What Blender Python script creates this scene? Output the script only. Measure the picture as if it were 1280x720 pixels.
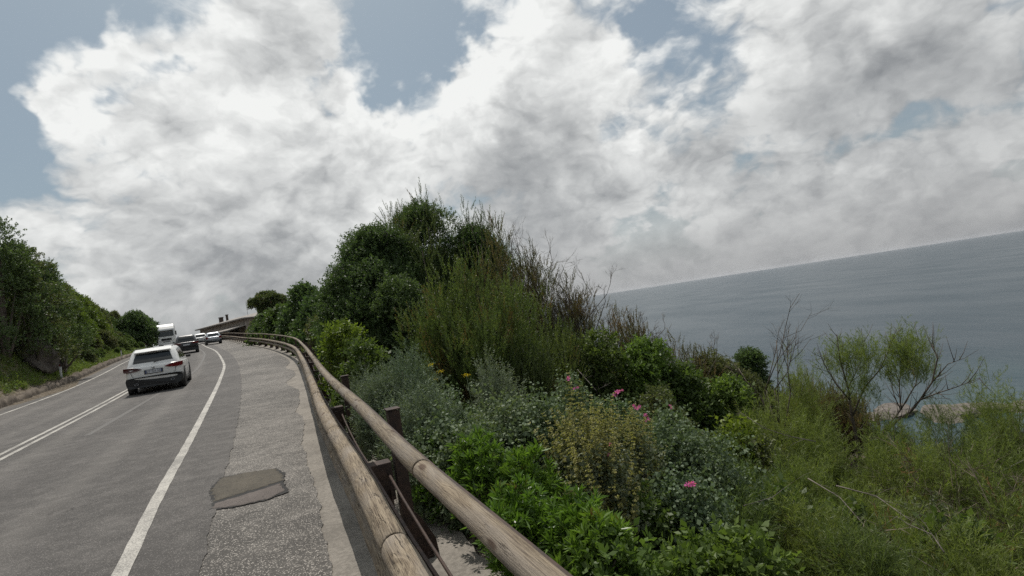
import bpy, bmesh, math, random
import numpy as np
from mathutils import Vector, Matrix

for _o in list(bpy.data.objects):
    bpy.data.objects.remove(_o)
scene = bpy.context.scene
col = scene.collection
R = math.radians

# ------------------------------------------------------------------ camera
CAM_H = 1.70
FPX = 700.0                      # focal length in pixels of a 1280 px wide picture
ROLL = R(8.63)
PITCH = math.atan(23.9 / FPX)
cam_d = bpy.data.cameras.new("camera")
cam = bpy.data.objects.new("camera", cam_d)
col.objects.link(cam)
cam_d.sensor_width = 36.0
cam_d.lens = 36.0 * FPX / 1280.0
cam_d.clip_start = 0.05
cam_d.clip_end = 120000.0
cam.matrix_world = (Matrix.Translation((0, 0, CAM_H)) @ Matrix.Rotation(R(90) + PITCH, 4, 'X')
                    @ Matrix.Rotation(-ROLL, 4, 'Z'))
scene.camera = cam

# ------------------------------------------------------------------ exposure
scene.view_settings.view_transform = 'Standard'
scene.view_settings.look = 'None'
scene.view_settings.exposure = 0.0
scene.view_settings.gamma = 1.0
scene.view_settings.use_curve_mapping = False
cy = scene.cycles if hasattr(scene, 'cycles') else None
scene.render.engine = 'CYCLES'
cy = scene.cycles
cy.max_bounces = 6
cy.diffuse_bounces = 3
cy.glossy_bounces = 3
cy.transmission_bounces = 3
cy.transparent_max_bounces = 8
cy.volume_bounces = 0
cy.sample_clamp_indirect = 2.5
cy.caustics_reflective = False
cy.caustics_refractive = False
cy.use_denoising = False

# ------------------------------------------------------------------ sun
SUN_EL, SUN_AZ = 60.0, -22.0       # azimuth clockwise from +Y
sun_d = bpy.data.lights.new("sun", 'SUN')
sun_d.energy = 3.4
sun_d.angle = R(0.53)
sun_d.color = (1.0, 0.95, 0.88)
sun = bpy.data.objects.new("sun", sun_d)
col.objects.link(sun)
_sd = Vector((math.sin(R(SUN_AZ)) * math.cos(R(SUN_EL)), math.cos(R(SUN_AZ)) * math.cos(R(SUN_EL)), math.sin(R(SUN_EL))))
sun.rotation_euler = _sd.to_track_quat('Z', 'Y').to_euler()
sun.location = (0, 0, 60)


def px_ray(x, y):
    """world direction of a point of the 1280x720 photograph"""
    dx, dy = x - 640.0, 360.0 - y
    u = dx * math.cos(ROLL) + dy * math.sin(ROLL)
    v = -dx * math.sin(ROLL) + dy * math.cos(ROLL)
    return Vector((u, FPX * math.cos(PITCH) - v * math.sin(PITCH), FPX * math.sin(PITCH) + v * math.cos(PITCH))).normalized()


# ------------------------------------------------------------------ sky
class NT:
    """small helper for node trees"""
    def __init__(self, tree):
        self.t = tree
        self.n = tree.nodes
        self.l = tree.links

    def node(self, kind, **kw):
        n = self.n.new(kind)
        for k, v in kw.items():
            setattr(n, k, v)
        return n

    def put(self, sock, val):
        if hasattr(val, 'links') or isinstance(val, bpy.types.NodeSocket):
            self.l.new(val, sock)
        elif isinstance(val, (tuple, list)) and len(val) == 3 and sock.type == 'RGBA':
            sock.default_value = (*val, 1.0)
        else:
            sock.default_value = val

    def math(self, op, a, b=None, c=None, clamp=False):
        n = self.node('ShaderNodeMath', operation=op)
        n.use_clamp = clamp
        self.put(n.inputs[0], a)
        if b is not None: self.put(n.inputs[1], b)
        if c is not None: self.put(n.inputs[2], c)
        return n.outputs[0]

    def vmath(self, op, a, b=None, out=0):
        n = self.node('ShaderNodeVectorMath', operation=op)
        self.put(n.inputs[0], a)
        if b is not None:
            self.put(n.inputs[1] if op != 'SCALE' else n.inputs[3], b)
        return n.outputs[out]

    def noise(self, vec, scale, detail=2.0, rough=0.5, dist=0.0, out=0, w=None, lac=2.0):
        n = self.node('ShaderNodeTexNoise')
        if w is not None:
            n.noise_dimensions = '4D'
            n.inputs['W'].default_value = w
        if vec is not None: self.l.new(vec, n.inputs['Vector'])
        n.inputs['Scale'].default_value = scale
        n.inputs['Detail'].default_value = detail
        n.inputs['Roughness'].default_value = rough
        n.inputs['Lacunarity'].default_value = lac
        n.inputs['Distortion'].default_value = dist
        return n.outputs[out]

    def voro(self, vec, scale, feature='F1', out='Distance', rnd=1.0):
        n = self.node('ShaderNodeTexVoronoi', feature=feature)
        if vec is not None: self.l.new(vec, n.inputs['Vector'])
        n.inputs['Scale'].default_value = scale
        if 'Randomness' in n.inputs: n.inputs['Randomness'].default_value = rnd
        return n.outputs[out]

    def ramp(self, fac, a, b, c=0.0, d=1.0, smooth=True):
        n = self.node('ShaderNodeMapRange', interpolation_type='SMOOTHSTEP' if smooth else 'LINEAR')
        n.clamp = True
        self.put(n.inputs[0], fac)
        for i, v in enumerate((a, b, c, d)):
            self.put(n.inputs[i + 1], v)
        return n.outputs[0]

    def mix(self, fac, a, b, mode='MIX'):
        n = self.node('ShaderNodeMix', data_type='RGBA', blend_type=mode)
        self.put(n.inputs[0], fac)
        self.put(n.inputs[6], a)
        self.put(n.inputs[7], b)
        return n.outputs[2]

    def bump(self, h, strength=0.3, dist=0.01, normal=None):
        n = self.node('ShaderNodeBump')
        n.inputs['Strength'].default_value = strength
        n.inputs['Distance'].default_value = dist
        self.l.new(h, n.inputs['Height'])
        if normal is not None: self.l.new(normal, n.inputs['Normal'])
        return n.outputs[0]


def build_world():
    w = bpy.data.worlds.new("World")
    scene.world = w
    w.use_nodes = True
    w.node_tree.nodes.clear()
    T = NT(w.node_tree)
    tc = T.node('ShaderNodeTexCoord').outputs['Generated']
    d = T.vmath('NORMALIZE', tc)
    sep = T.node('ShaderNodeSeparateXYZ'); T.l.new(d, sep.inputs[0])
    X, Y, Z = sep.outputs
    zc = T.math('MAXIMUM', Z, 0.0)
    zden = T.math('ADD', zc, 0.80)
    comb = T.node('ShaderNodeCombineXYZ')
    T.l.new(T.math('DIVIDE', X, zden), comb.inputs[0])
    T.l.new(T.math('DIVIDE', Y, zden), comb.inputs[1])
    T.l.new(T.math('MULTIPLY', Z, 0.9), comb.inputs[2])
    P = comb.outputs[0]                       # place in the cloud layer
    warp = T.noise(P, 4.0, 5, .62, out=1, w=4.1)
    warp = T.vmath('SCALE', T.vmath('SUBTRACT', warp, (0.5, 0.5, 0.5)), 0.17)
    P2 = T.vmath('ADD', P, warp)
    dwarp = T.noise(d, 5.0, 5, .6, out=1, w=9.1)
    dw = T.vmath('ADD', d, T.vmath('SCALE', T.vmath('SUBTRACT', dwarp, (0.5, 0.5, 0.5)), 0.30))

    def dens(off, detail=9):
        q = T.vmath('ADD', P2, off)
        big = T.noise(q, 3.4, detail, .60, .0, w=7.3)
        vo = T.voro(q, 13.0, 'F1')
        vo2 = T.voro(q, 34.0, 'F1')
        puff = T.math('SUBTRACT', 0.5, vo)
        puff2 = T.math('SUBTRACT', 0.5, vo2)
        return T.math('ADD', T.math('ADD', big, T.math('MULTIPLY', puff, 0.13)), T.math('MULTIPLY', puff2, 0.07))
    n0 = dens((0, 0, 0))
    n1 = dens((-0.005, 0.014, 0.020), 6)            # a step towards the sun
    n2 = dens((-0.015, 0.05, 0.06), 3)
    # where the cloud cover is open / closed (directions of the real sky)
    def blob(px, py, wdeg, amp):
        c = px_ray(px, py)
        dist = T.vmath('DISTANCE', dw, tuple(c), out=1)
        return T.ramp(dist, 0.0, math.radians(wdeg) * 1.0, amp, 0.0)
    blobs = SKY_BLOBS
    acc = None
    for b in blobs:
        s = blob(*b)
        acc = s if acc is None else T.math('ADD', acc, s)
    cov = T.math('ADD', n0, acc)
    mask = T.ramp(cov, .455, .60)
    thick = None
    for b in DARK_BLOBS:
        s = blob(b[0], b[1], b[2] * 1.35, b[3] * 1.55)
        thick = s if thick is None else T.math('ADD', thick, s)
    relief = T.math('ADD', T.math('MULTIPLY', T.math('SUBTRACT', n0, n1), 1.1), T.math('MULTIPLY', T.math('SUBTRACT', n0, n2), .7))
    # light on the cloud: relief towards the sun, greyer where it is thick
    fine = T.noise(P2, 7.5, 8, .64, .2, w=1.7)
    lum = T.math('MULTIPLY_ADD', relief, 1.8, 0.69)
    lum = T.math('ADD', lum, T.math('MULTIPLY', T.math('SUBTRACT', fine, 0.5), 0.55))
    body = T.ramp(cov, .56, .95, 0.07, -0.12)
    lum = T.math('ADD', lum, body)
    lum = T.math('MULTIPLY', T.math('MINIMUM', T.math('MAXIMUM', lum, .30), .95), T.math('SUBTRACT', 1.0, T.math('MINIMUM', thick, .48)))
    sund = tuple(_sd)
    glow = T.ramp(T.vmath('DISTANCE', d, sund, out=1), .25, 1.0, .16, 0.0)
    lum = T.math('ADD', lum, glow)
    lum = T.math('MULTIPLY_ADD', T.ramp(lum, .12, .98, 0, 1, False), .66, .24)
    cc = T.node('ShaderNodeCombineXYZ')
    T.l.new(T.math('MULTIPLY_ADD', lum, 1.0, -.008), cc.inputs[0])
    T.l.new(T.math('MULTIPLY_ADD', lum, 0.996, .007), cc.inputs[1])
    T.l.new(T.math('MULTIPLY_ADD', lum, 0.95, 0.034), cc.inputs[2])
    cloud = cc.outputs[0]
    sky = T.node('ShaderNodeTexSky', sky_type='NISHITA')
    sky.sun_disc = False
    sky.sun_elevation = R(SUN_EL)
    sky.sun_rotation = R(SUN_AZ)
    sky.altitude = 30
    sky.air_density = 1.1
    sky.dust_density = 2.5
    bg_sky = T.node('ShaderNodeBackground')
    skyt = T.mix(1.0, sky.outputs[0], (.86, 1.04, 1.03), 'MULTIPLY')
    skyc = T.mix(0.66, skyt, (2.65, 2.95, 3.25))
    T.l.new(skyc, bg_sky.inputs[0])
    bg_sky.inputs[1].default_value = 0.10
    # murk low above the sea
    low = T.ramp(Z, -0.01, 0.17, 1.0, 0.0)
    hz = T.noise(P, .5, 3, .5, w=2.2)
    hzl = T.ramp(hz, .3, .7, .30, .36)
    hcol = T.node('ShaderNodeCombineXYZ')
    T.l.new(T.math('MULTIPLY', hzl, .985), hcol.inputs[0])
    T.l.new(T.math('MULTIPLY', hzl, 1.0), hcol.inputs[1])
    T.l.new(T.math('MULTIPLY', hzl, 1.02), hcol.inputs[2])
    cloud = T.mix(T.math('MULTIPLY', low, .80), cloud, hcol.outputs[0])
    mask = T.math('MAXIMUM', mask, T.ramp(Z, 0.02, 0.22, .93, 0.0))
    bg_c = T.node('ShaderNodeBackground')
    T.l.new(cloud, bg_c.inputs[0])
    bg_c.inputs[1].default_value = 1.0
    ms = T.node('ShaderNodeMixShader')
    T.l.new(mask, ms.inputs[0])
    T.l.new(bg_sky.outputs[0], ms.inputs[1])
    T.l.new(bg_c.outputs[0], ms.inputs[2])
    out = T.node('ShaderNodeOutputWorld')
    T.l.new(ms.outputs[0], out.inputs[0])
    w.cycles.sampling_method = 'MANUAL'
    w.cycles.sample_map_resolution = 512


SKY_BLOBS = [
    # openings
    (-30, 110, 7, -.13), (0, 205, 6, -.13), (475, 15, 5, -.17), (550, 30, 5.5, -.17), (448, 85, 3, -.16), (500, 135, 3.5, -.20), (560, 95, 3, -.10), (815, 55, 2.8, -.20),
    (1010, 205, 5, -.16), (940, 228, 5, -.15), (1080, 190, 5, -.15), (1160, 165, 5, -.13), (1240, 130, 4, -.10), (165, 215, 4.5, -.16), (50, 25, 6, -.15), (120, 5, 3, -.12), (200, 95, 4, -.16), (245, 90, 3, -.14), (150, 145, 3, -.12),
    (60, 255, 4, -.10), (230, 250, 3, -.06),
    # closed cover
    (80, 130, 4, .22), (300, 180, 17, .16), (360, 60, 11, .22), (460, 190, 8, .12), (620, 130, 10, .18), (700, 60, 12, .18), (1000, 90, 14, .18), (700, 240, 16, .20),
    (1200, 60, 14, .20), (130, 300, 14, .16), (400, 300, 16, .20), (1200, 225, 7, .18), (1000, 290, 14, .18), (190, 60, 6, .12), (1080, 240, 6, .12),
]
DARK_BLOBS = [
    (690, 250, 9, .26), (620, 225, 6, .14), (590, 265, 5, .08), (900, 190, 6, .12), (980, 155, 6, .16), (1060, 130, 6, .18), (1150, 105, 7, .22), (1250, 85, 8, .26),
    (700, 130, 5, .14), (660, 180, 5, .14), (420, 240, 6, .06), (330, 310, 7, .08), (760, 300, 12, .06), (1000, 330, 18, .08), (250, 370, 12, .10), (1220, 235, 6, .10),
    (350, 70, 8, -.08), (610, 100, 5, -.16), (75, 125, 6, -.10), (900, 100, 6, -.10), (780, 190, 5, -.12), (700, 60, 7, -.08), (1080, 50, 6, -.06), (960, 215, 4, -.05), (450, 130, 5, -.10),
]
build_world()

# ================================================================== geometry helpers
def setp(o, label=None, cat=None, group=None, kind=None):
    if label: o["label"] = label
    if cat: o["category"] = cat
    if group: o["group"] = group
    if kind: o["kind"] = kind
    return o


def empty(name, loc=(0, 0, 0), rz=0.0, label=None, cat=None, group=None):
    o = bpy.data.objects.new(name, None)
    o.empty_display_size = 0.2
    o.location = loc
    o.rotation_euler = (0, 0, rz)
    col.objects.link(o)
    return setp(o, label, cat, group)


def np_mesh(name, V, faces, mats, midx=None, rnd=None, smooth=False, uv=None):
    """V (n,3); faces: list of (k,m) int arrays; midx / rnd per face"""
    me = bpy.data.meshes.new(name)
    V = np.asarray(V, dtype=np.float32)
    me.vertices.add(len(V))
    me.vertices.foreach_set('co', V.ravel())
    loops = np.concatenate([f.ravel() for f in faces]).astype(np.int32)
    sizes = np.concatenate([np.full(len(f), f.shape[1], dtype=np.int32) for f in faces])
    starts = np.concatenate([[0], np.cumsum(sizes)[:-1]]).astype(np.int32)
    me.loops.add(len(loops))
    me.loops.foreach_set('vertex_index', loops)
    me.polygons.add(len(sizes))
    me.polygons.foreach_set('loop_start', starts)
    me.polygons.foreach_set('loop_total', sizes)
    if midx is not None:
        me.polygons.foreach_set('material_index', np.asarray(midx, dtype=np.int32))
    if smooth:
        me.polygons.foreach_set('use_smooth', np.ones(len(sizes), dtype=bool))
    if rnd is not None:
        at = me.attributes.new('rnd', 'FLOAT', 'FACE')
        at.data.foreach_set('value', np.asarray(rnd, dtype=np.float32))
    if uv is not None:
        ul = me.uv_layers.new(name='UVMap')
        ul.data.foreach_set('uv', np.asarray(uv, dtype=np.float32)[loops].ravel())
    for m in (mats if isinstance(mats, (list, tuple)) else [mats]):
        me.materials.append(m)
    me.update(calc_edges=True)
    me.validate(verbose=False)
    return me


def link(name, me, parent=None, loc=None):
    o = bpy.data.objects.new(name, me)
    col.objects.link(o)
    if parent: o.parent = parent
    if loc is not None: o.location = loc
    return o


class MB:
    """collects simple solids into one mesh"""
    def __init__(self):
        self.v = []; self.f = []; self.m = []; self.sm = []

    def add(self, vs, fs, mi=0, smooth=False):
        b = len(self.v)
        self.v += [tuple(v) for v in vs]
        self.f += [[i + b for i in f] for f in fs]
        self.m += [mi] * len(fs)
        self.sm += [smooth] * len(fs)
        return self

    def box(self, c, s, rz=0.0, mi=0, bev=0.0, M=None):
        x, y, z = s[0] / 2, s[1] / 2, s[2] / 2
        if bev <= 0:
            vs = [(-x, -y, -z), (x, -y, -z), (x, y, -z), (-x, y, -z), (-x, -y, z), (x, -y, z), (x, y, z), (-x, y, z)]
            fs = [(3, 2, 1, 0), (4, 5, 6, 7), (0, 1, 5, 4), (1, 2, 6, 5), (2, 3, 7, 6), (3, 0, 4, 7)]
        else:
            bm = bmesh.new()
            bmesh.ops.create_cube(bm, size=1)
            for v in bm.verts: v.co = Vector((v.co.x * s[0], v.co.y * s[1], v.co.z * s[2]))
            bmesh.ops.bevel(bm, geom=bm.edges[:], offset=bev, segments=2, affect='EDGES', profile=.5)
            vs = [tuple(v.co) for v in bm.verts]
            fs = [[v.index for v in f.verts] for f in bm.faces]
            bm.free()
        Q = Matrix.Translation(c) @ Matrix.Rotation(rz, 4, 'Z')
        if M is not None: Q = M
        return self.add([Q @ Vector(v) for v in vs], fs, mi)

    def tube(self, pts, rad, n=8, mi=0, cap=True, smooth=True):
        pts = [Vector(p) for p in pts]
        if not isinstance(rad, (list, tuple)): rad = [rad] * len(pts)
        vs = []; fs = []
        a = None
        for i, p in enumerate(pts):
            t = (pts[min(i + 1, len(pts) - 1)] - pts[max(i - 1, 0)]).normalized()
            if a is None:
                a = t.orthogonal().normalized()
            a = (a - t * a.dot(t)).normalized()
            b = t.cross(a)
            for k in range(n):
                ph = 2 * math.pi * k / n
                vs.append(p + (a * math.cos(ph) + b * math.sin(ph)) * rad[i])
        for i in range(len(pts) - 1):
            for k in range(n):
                fs.append((i * n + k, i * n + (k + 1) % n, (i + 1) * n + (k + 1) % n, (i + 1) * n + k))
        if cap:
            fs.append(tuple(range(n))[::-1])
            fs.append(tuple(range((len(pts) - 1) * n, len(pts) * n)))
        return self.add(vs, fs, mi, smooth)

    def lathe(self, prof, n=24, M=None, mi=0, smooth=True):
        """profile of (r, z) around z"""
        vs = []; fs = []
        for r, z in prof:
            for k in range(n):
                ph = 2 * math.pi * k / n
                vs.append(Vector((r * math.cos(ph), r * math.sin(ph), z)))
        for i in range(len(prof) - 1):
            for k in range(n):
                fs.append((i * n + k, i * n + (k + 1) % n, (i + 1) * n + (k + 1) % n, (i + 1) * n + k))
        if M is not None: vs = [M @ v for v in vs]
        return self.add(vs, fs, mi, smooth)

    def build(self, name, mats, parent=None, loc=None):
        me = bpy.data.meshes.new(name)
        me.from_pydata(self.v, [], self.f)
        for m in (mats if isinstance(mats, (list, tuple)) else [mats]): me.materials.append(m)
        me.polygons.foreach_set('material_index', self.m)
        me.polygons.foreach_set('use_smooth', self.sm)
        me.update()
        return link(name, me, parent, loc)


# ================================================================== materials
def mat(name):
    m = bpy.data.materials.new(name)
    m.use_nodes = True
    m.node_tree.nodes.clear()
    T = NT(m.node_tree)
    out = T.node('ShaderNodeOutputMaterial')
    b = T.node('ShaderNodeBsdfPrincipled')
    T.l.new(b.outputs[0], out.inputs[0])
    T.b, T.out = b, out
    return m, T


def wpos(T):
    return T.node('ShaderNodeNewGeometry').outputs['Position']


def opos(T):
    return T.node('ShaderNodeTexCoord').outputs['Object']


def simple(name, c, rough=0.5, metal=0.0, spec=0.5, coat=0.0, var=0.0, vscale=6.0, bump=0.0):
    m, T = mat(name)
    base = c
    if var > 0:
        n = T.noise(opos(T), vscale, 5, .6)
        f = T.ramp(n, .3, .7)
        base = T.mix(f, tuple(x * (1 - var) for x in c), tuple(min(1, x * (1 + var)) for x in c))
    T.put(T.b.inputs['Base Color'], base)
    T.b.inputs['Roughness'].default_value = rough
    T.b.inputs['Metallic'].default_value = metal
    T.b.inputs['Specular IOR Level'].default_value = spec
    T.b.inputs['Coat Weight'].default_value = coat
    if bump > 0:
        T.l.new(T.bump(T.noise(opos(T), vscale * 4, 6, .6), bump, .01), T.b.inputs['Normal'])
    return m


def asphalt(name, dark, light, grain, chip, worn=0.25, warm=(1.0, .955, .905), tracks=False, cracks=False):
    """aggregate set in bitumen: stones of size 1/grain"""
    m, T = mat(name)
    p = wpos(T)
    v = T.voro(p, grain, 'F1', 'Color')
    sep = T.node('ShaderNodeSeparateColor'); T.l.new(v, sep.inputs[0])
    stone = sep.outputs[0]
    dist = T.voro(p, grain, 'F1', 'Distance')
    f = T.ramp(stone, 1 - chip, 1.0, 0, 1)
    f = T.math('MULTIPLY', f, T.ramp(dist, .55, .25, 0, 1))
    big = T.noise(p, .35, 5, .6)
    mid = T.noise(p, 4.0, 5, .65)
    fine = T.noise(p, 260.0, 2, .6)
    f = T.math('ADD', f, T.ramp(mid, .35, .75, -.02, worn))
    f = T.math('ADD', f, T.ramp(big, .35, .7, -.05, .12))
    f = T.math('ADD', f, T.ramp(fine, .3, .7, -.08, .08), clamp=True)
    c = T.mix(f, tuple(dark * w for w in warm), tuple(light * w for w in warm))
    # stains and hairline cracks
    st = T.noise(p, .9, 6, .7, 1.0, w=5.0)
    c = T.mix(T.ramp(st, .56, .72, 0, .35), c, (.045, .042, .038))
    ce = T.voro(T.vmath('ADD', p, T.vmath('SCALE', T.noise(p, 2.5, 5, .65, out=1), .5)), .55 if not cracks else 5.0, 'DISTANCE_TO_EDGE', 'Distance')
    cn = T.noise(p, .45, 3, .5, w=8.0)
    crk = T.math('MULTIPLY', T.ramp(ce, .012 if cracks else .0035, .003 if cracks else .001), T.ramp(cn, .50, .60) if not cracks else .8)
    c = T.mix(crk, c, (.025, .022, .02))
    if tracks:
        uv = T.node('ShaderNodeUVMap').outputs[0]
        sp = T.node('ShaderNodeSeparateXYZ'); T.l.new(uv, sp.inputs[0])
        u = T.math('ADD', sp.outputs[0], T.math('MULTIPLY', T.noise(p, .25, 2, .5), .5))
        tr = None
        for cc_, w_, a_ in ((6.95, .38, .16), (5.35, .38, .16), (3.6, .38, .14), (2.1, .38, .14)):
            t_ = T.ramp(T.math('ABSOLUTE', T.math('SUBTRACT', u, cc_ + .25)), 0.0, w_, a_, 0.0)
            tr = t_ if tr is None else T.math('ADD', tr, t_)
        oil = T.ramp(T.math('ABSOLUTE', T.math('SUBTRACT', u, 6.4)), 0.0, .35, .22, 0.0)
        c = T.mix(T.math('MULTIPLY', tr, 1.0), c, (.27, .25, .225))
        c = T.mix(oil, c, (.045, .04, .037))
        dirt = T.ramp(T.math('ADD', u, T.math('MULTIPLY', st, .8)), .5, 1.4, .45, 0)
        c = T.mix(dirt, c, (.17, .14, .10))
    T.put(T.b.inputs['Base Color'], c)
    T.b.inputs['Roughness'].default_value = 0.82
    T.b.inputs['Specular IOR Level'].default_value = 0.35
    h = T.math('ADD', T.math('MULTIPLY', T.ramp(dist, .6, .1), 1.0), T.math('MULTIPLY', fine, .5))
    T.l.new(T.bump(h, .55, .006), T.b.inputs['Normal'])
    return m


M = {}
M['lane'] = asphalt('lane_asphalt', .062, .27, 95, .55, .22, (1.0, .925, .855), True)
M['shoulder'] = asphalt('shoulder_asphalt', .062, .54, 80, .72, .15, (1.0, .92, .82))


def m_concrete(name, c, stain=.5):
    m, T = mat(name)
    p = wpos(T)
    n = T.noise(p, 2.0, 8, .65)
    n2 = T.noise(p, 30.0, 6, .7)
    n3 = T.noise(p, 180.0, 3, .6)
    f = T.math('ADD', T.math('MULTIPLY', n, .5), T.math('MULTIPLY', n2, .5))
    c1 = T.mix(T.ramp(f, .38, .62), tuple(x * (1 - stain) for x in c), c)
    c2 = T.mix(T.ramp(n3, .35, .7, 0, .5), c1, tuple(x * .55 for x in c))
    T.put(T.b.inputs['Base Color'], c2)
    T.b.inputs['Roughness'].default_value = .9
    T.b.inputs['Specular IOR Level'].default_value = .2
    T.l.new(T.bump(T.math('ADD', n2, n3), .5, .01), T.b.inputs['Normal'])
    return m


M['concrete'] = m_concrete('edge_concrete', (.33, .30, .26), .45)
M['kerb_stone'] = m_concrete('kerb_stone', (.20, .165, .13), .6)


def m_paint(name, c, worn):
    m, T = mat(name)
    p = wpos(T)
    n = T.noise(p, 1.2, 6, .7)
    n2 = T.noise(p, 60, 4, .7)
    v = T.voro(p, 95, 'F1', 'Distance')
    f = T.math('ADD', T.math('MULTIPLY', n, .45), T.math('MULTIPLY', n2, .55))
    f = T.math('ADD', f, T.math('MULTIPLY', v, .12))
    f = T.ramp(f, .52 - worn * .1, .66)
    cc = T.mix(T.math('MULTIPLY', f, .75), c, (.10, .095, .09))
    T.put(T.b.inputs['Base Color'], cc)
    T.b.inputs['Roughness'].default_value = .7
    T.b.inputs['Specular IOR Level'].default_value = .3
    T.l.new(T.bump(n2, .3, .004), T.b.inputs['Normal'])
    return m


M['paint'] = m_paint('line_paint', (.50, .475, .425), .5)
M['ghost'] = m_paint('old_line_trace', (.120, .112, .102), 1.0)


def m_soil():
    m, T = mat('soil')
    p = wpos(T)
    n = T.noise(p, 3, 8, .65)
    n2 = T.noise(p, 40, 6, .7)
    v = T.voro(p, 28, 'F1', 'Color')
    sep = T.node('ShaderNodeSeparateColor'); T.l.new(v, sep.inputs[0])
    c = T.mix(T.ramp(n, .35, .65), (.075, .058, .038), (.16, .13, .095))
    c = T.mix(T.ramp(sep.outputs[1], .80, .97), c, (.30, .27, .23))
    c = T.mix(T.ramp(n2, .55, .75, 0, .6), c, (.05, .055, .025))
    T.put(T.b.inputs['Base Color'], c)
    T.b.inputs['Roughness'].default_value = .95
    T.b.inputs['Specular IOR Level'].default_value = .15
    T.l.new(T.bump(T.math('ADD', n2, n), .8, .03), T.b.inputs['Normal'])
    return m


M['soil'] = m_soil()


def m_rock():
    m, T = mat('rock')
    p = wpos(T)
    n = T.noise(p, 1.6, 9, .65, .4)
    n2 = T.noise(p, 14, 8, .7)
    c = T.mix(T.ramp(n, .3, .7), (.085, .072, .062), (.19, .165, .14))
    c = T.mix(T.ramp(n2, .5, .8, 0, .7), c, (.09, .075, .06))
    T.put(T.b.inputs['Base Color'], c)
    T.b.inputs['Roughness'].default_value = .9
    T.l.new(T.bump(T.math('ADD', n, n2), .9, .08), T.b.inputs['Normal'])
    return m


M['rock'] = m_rock()


def m_wood():
    m, T = mat('weathered_log')
    uv = T.node('ShaderNodeUVMap').outputs[0]
    oi = T.node('ShaderNodeObjectInfo').outputs['Random']
    off = T.node('ShaderNodeCombineXYZ'); T.l.new(T.math('MULTIPLY', oi, 37.0), off.inputs[0]); T.l.new(T.math('MULTIPLY', oi, 11.0), off.inputs[1])
    q0 = T.vmath('ADD', uv, off.outputs[0])
    # knots pull the grain aside
    kn = T.voro(T.vmath('MULTIPLY', q0, (3.2, 5.5, 1)), 1.0, 'F1', 'Distance')
    knot = T.ramp(kn, .17, .08)
    ring = T.ramp(kn, .45, .1)
    q = T.vmath('ADD', T.vmath('MULTIPLY', q0, (3.0, 60.0, 1.0)), T.vmath('SCALE', (0, 1, 0), T.math('MULTIPLY', ring, 3.0)))
    g = T.noise(q, 1.0, 7, .65, .6)
    q2 = T.vmath('MULTIPLY', q0, (6.0, 170.0, 1.0))
    g2 = T.noise(q2, 1.0, 5, .7, .2)
    blot = T.noise(T.vmath('MULTIPLY', q0, (2.0, 6.0, 1.0)), 1.0, 5, .6)
    c = T.mix(T.ramp(g, .3, .7), (.150, .118, .080), (.345, .290, .210))
    c = T.mix(T.ramp(g2, .48, .62, 0, .85), c, (.070, .050, .036))
    c = T.mix(T.ramp(blot, .4, .65, 0, .6), c, (.27, .245, .215))
    c = T.mix(T.math('MULTIPLY', knot, .85), c, (.075, .045, .03))
    tint = T.mix(oi, (.74, .73, .72), (1.10, 1.06, 1.02))
    c = T.mix(1.0, c, tint, 'MULTIPLY')
    T.put(T.b.inputs['Base Color'], c)
    T.b.inputs['Roughness'].default_value = .78
    T.b.inputs['Specular IOR Level'].default_value = .3
    q3 = T.vmath('MULTIPLY', q0, (1.6, 34.0, 1.0))
    g3 = T.noise(q3, 1.0, 4, .6, .5, w=3.0)
    crack = T.math('MULTIPLY', T.ramp(T.math('ABSOLUTE', T.math('SUBTRACT', g3, .5)), .012, .0), T.ramp(T.noise(T.vmath('MULTIPLY', q0, (1.2, 5, 1)), 1.0, 2, .5, w=6.0), .5, .6))
    c = T.mix(crack, c, (.02, .014, .01))
    T.put(T.b.inputs['Base Color'], c)
    h = T.math('ADD', T.math('MULTIPLY', g2, -1.0), T.math('MULTIPLY', g, .6))
    h = T.math('SUBTRACT', h, T.math('MULTIPLY', crack, 3.0))
    T.l.new(T.bump(h, .7, .006), T.b.inputs['Normal'])
    return m


M['wood'] = m_wood()


def m_rust():
    m, T = mat('weathering_steel')
    p = wpos(T)
    n = T.noise(p, 12, 7, .7)
    n2 = T.noise(p, 90, 5, .7)
    c = T.mix(T.ramp(n, .35, .65), (.022, .013, .010), (.060, .034, .023))
    c = T.mix(T.ramp(n2, .5, .75, 0, .5), c, (.085, .048, .030))
    T.put(T.b.inputs['Base Color'], c)
    T.b.inputs['Roughness'].default_value = .75
    T.b.inputs['Metallic'].default_value = .1
    T.l.new(T.bump(n2, .4, .004), T.b.inputs['Normal'])
    return m


M['rust'] = m_rust()


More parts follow.
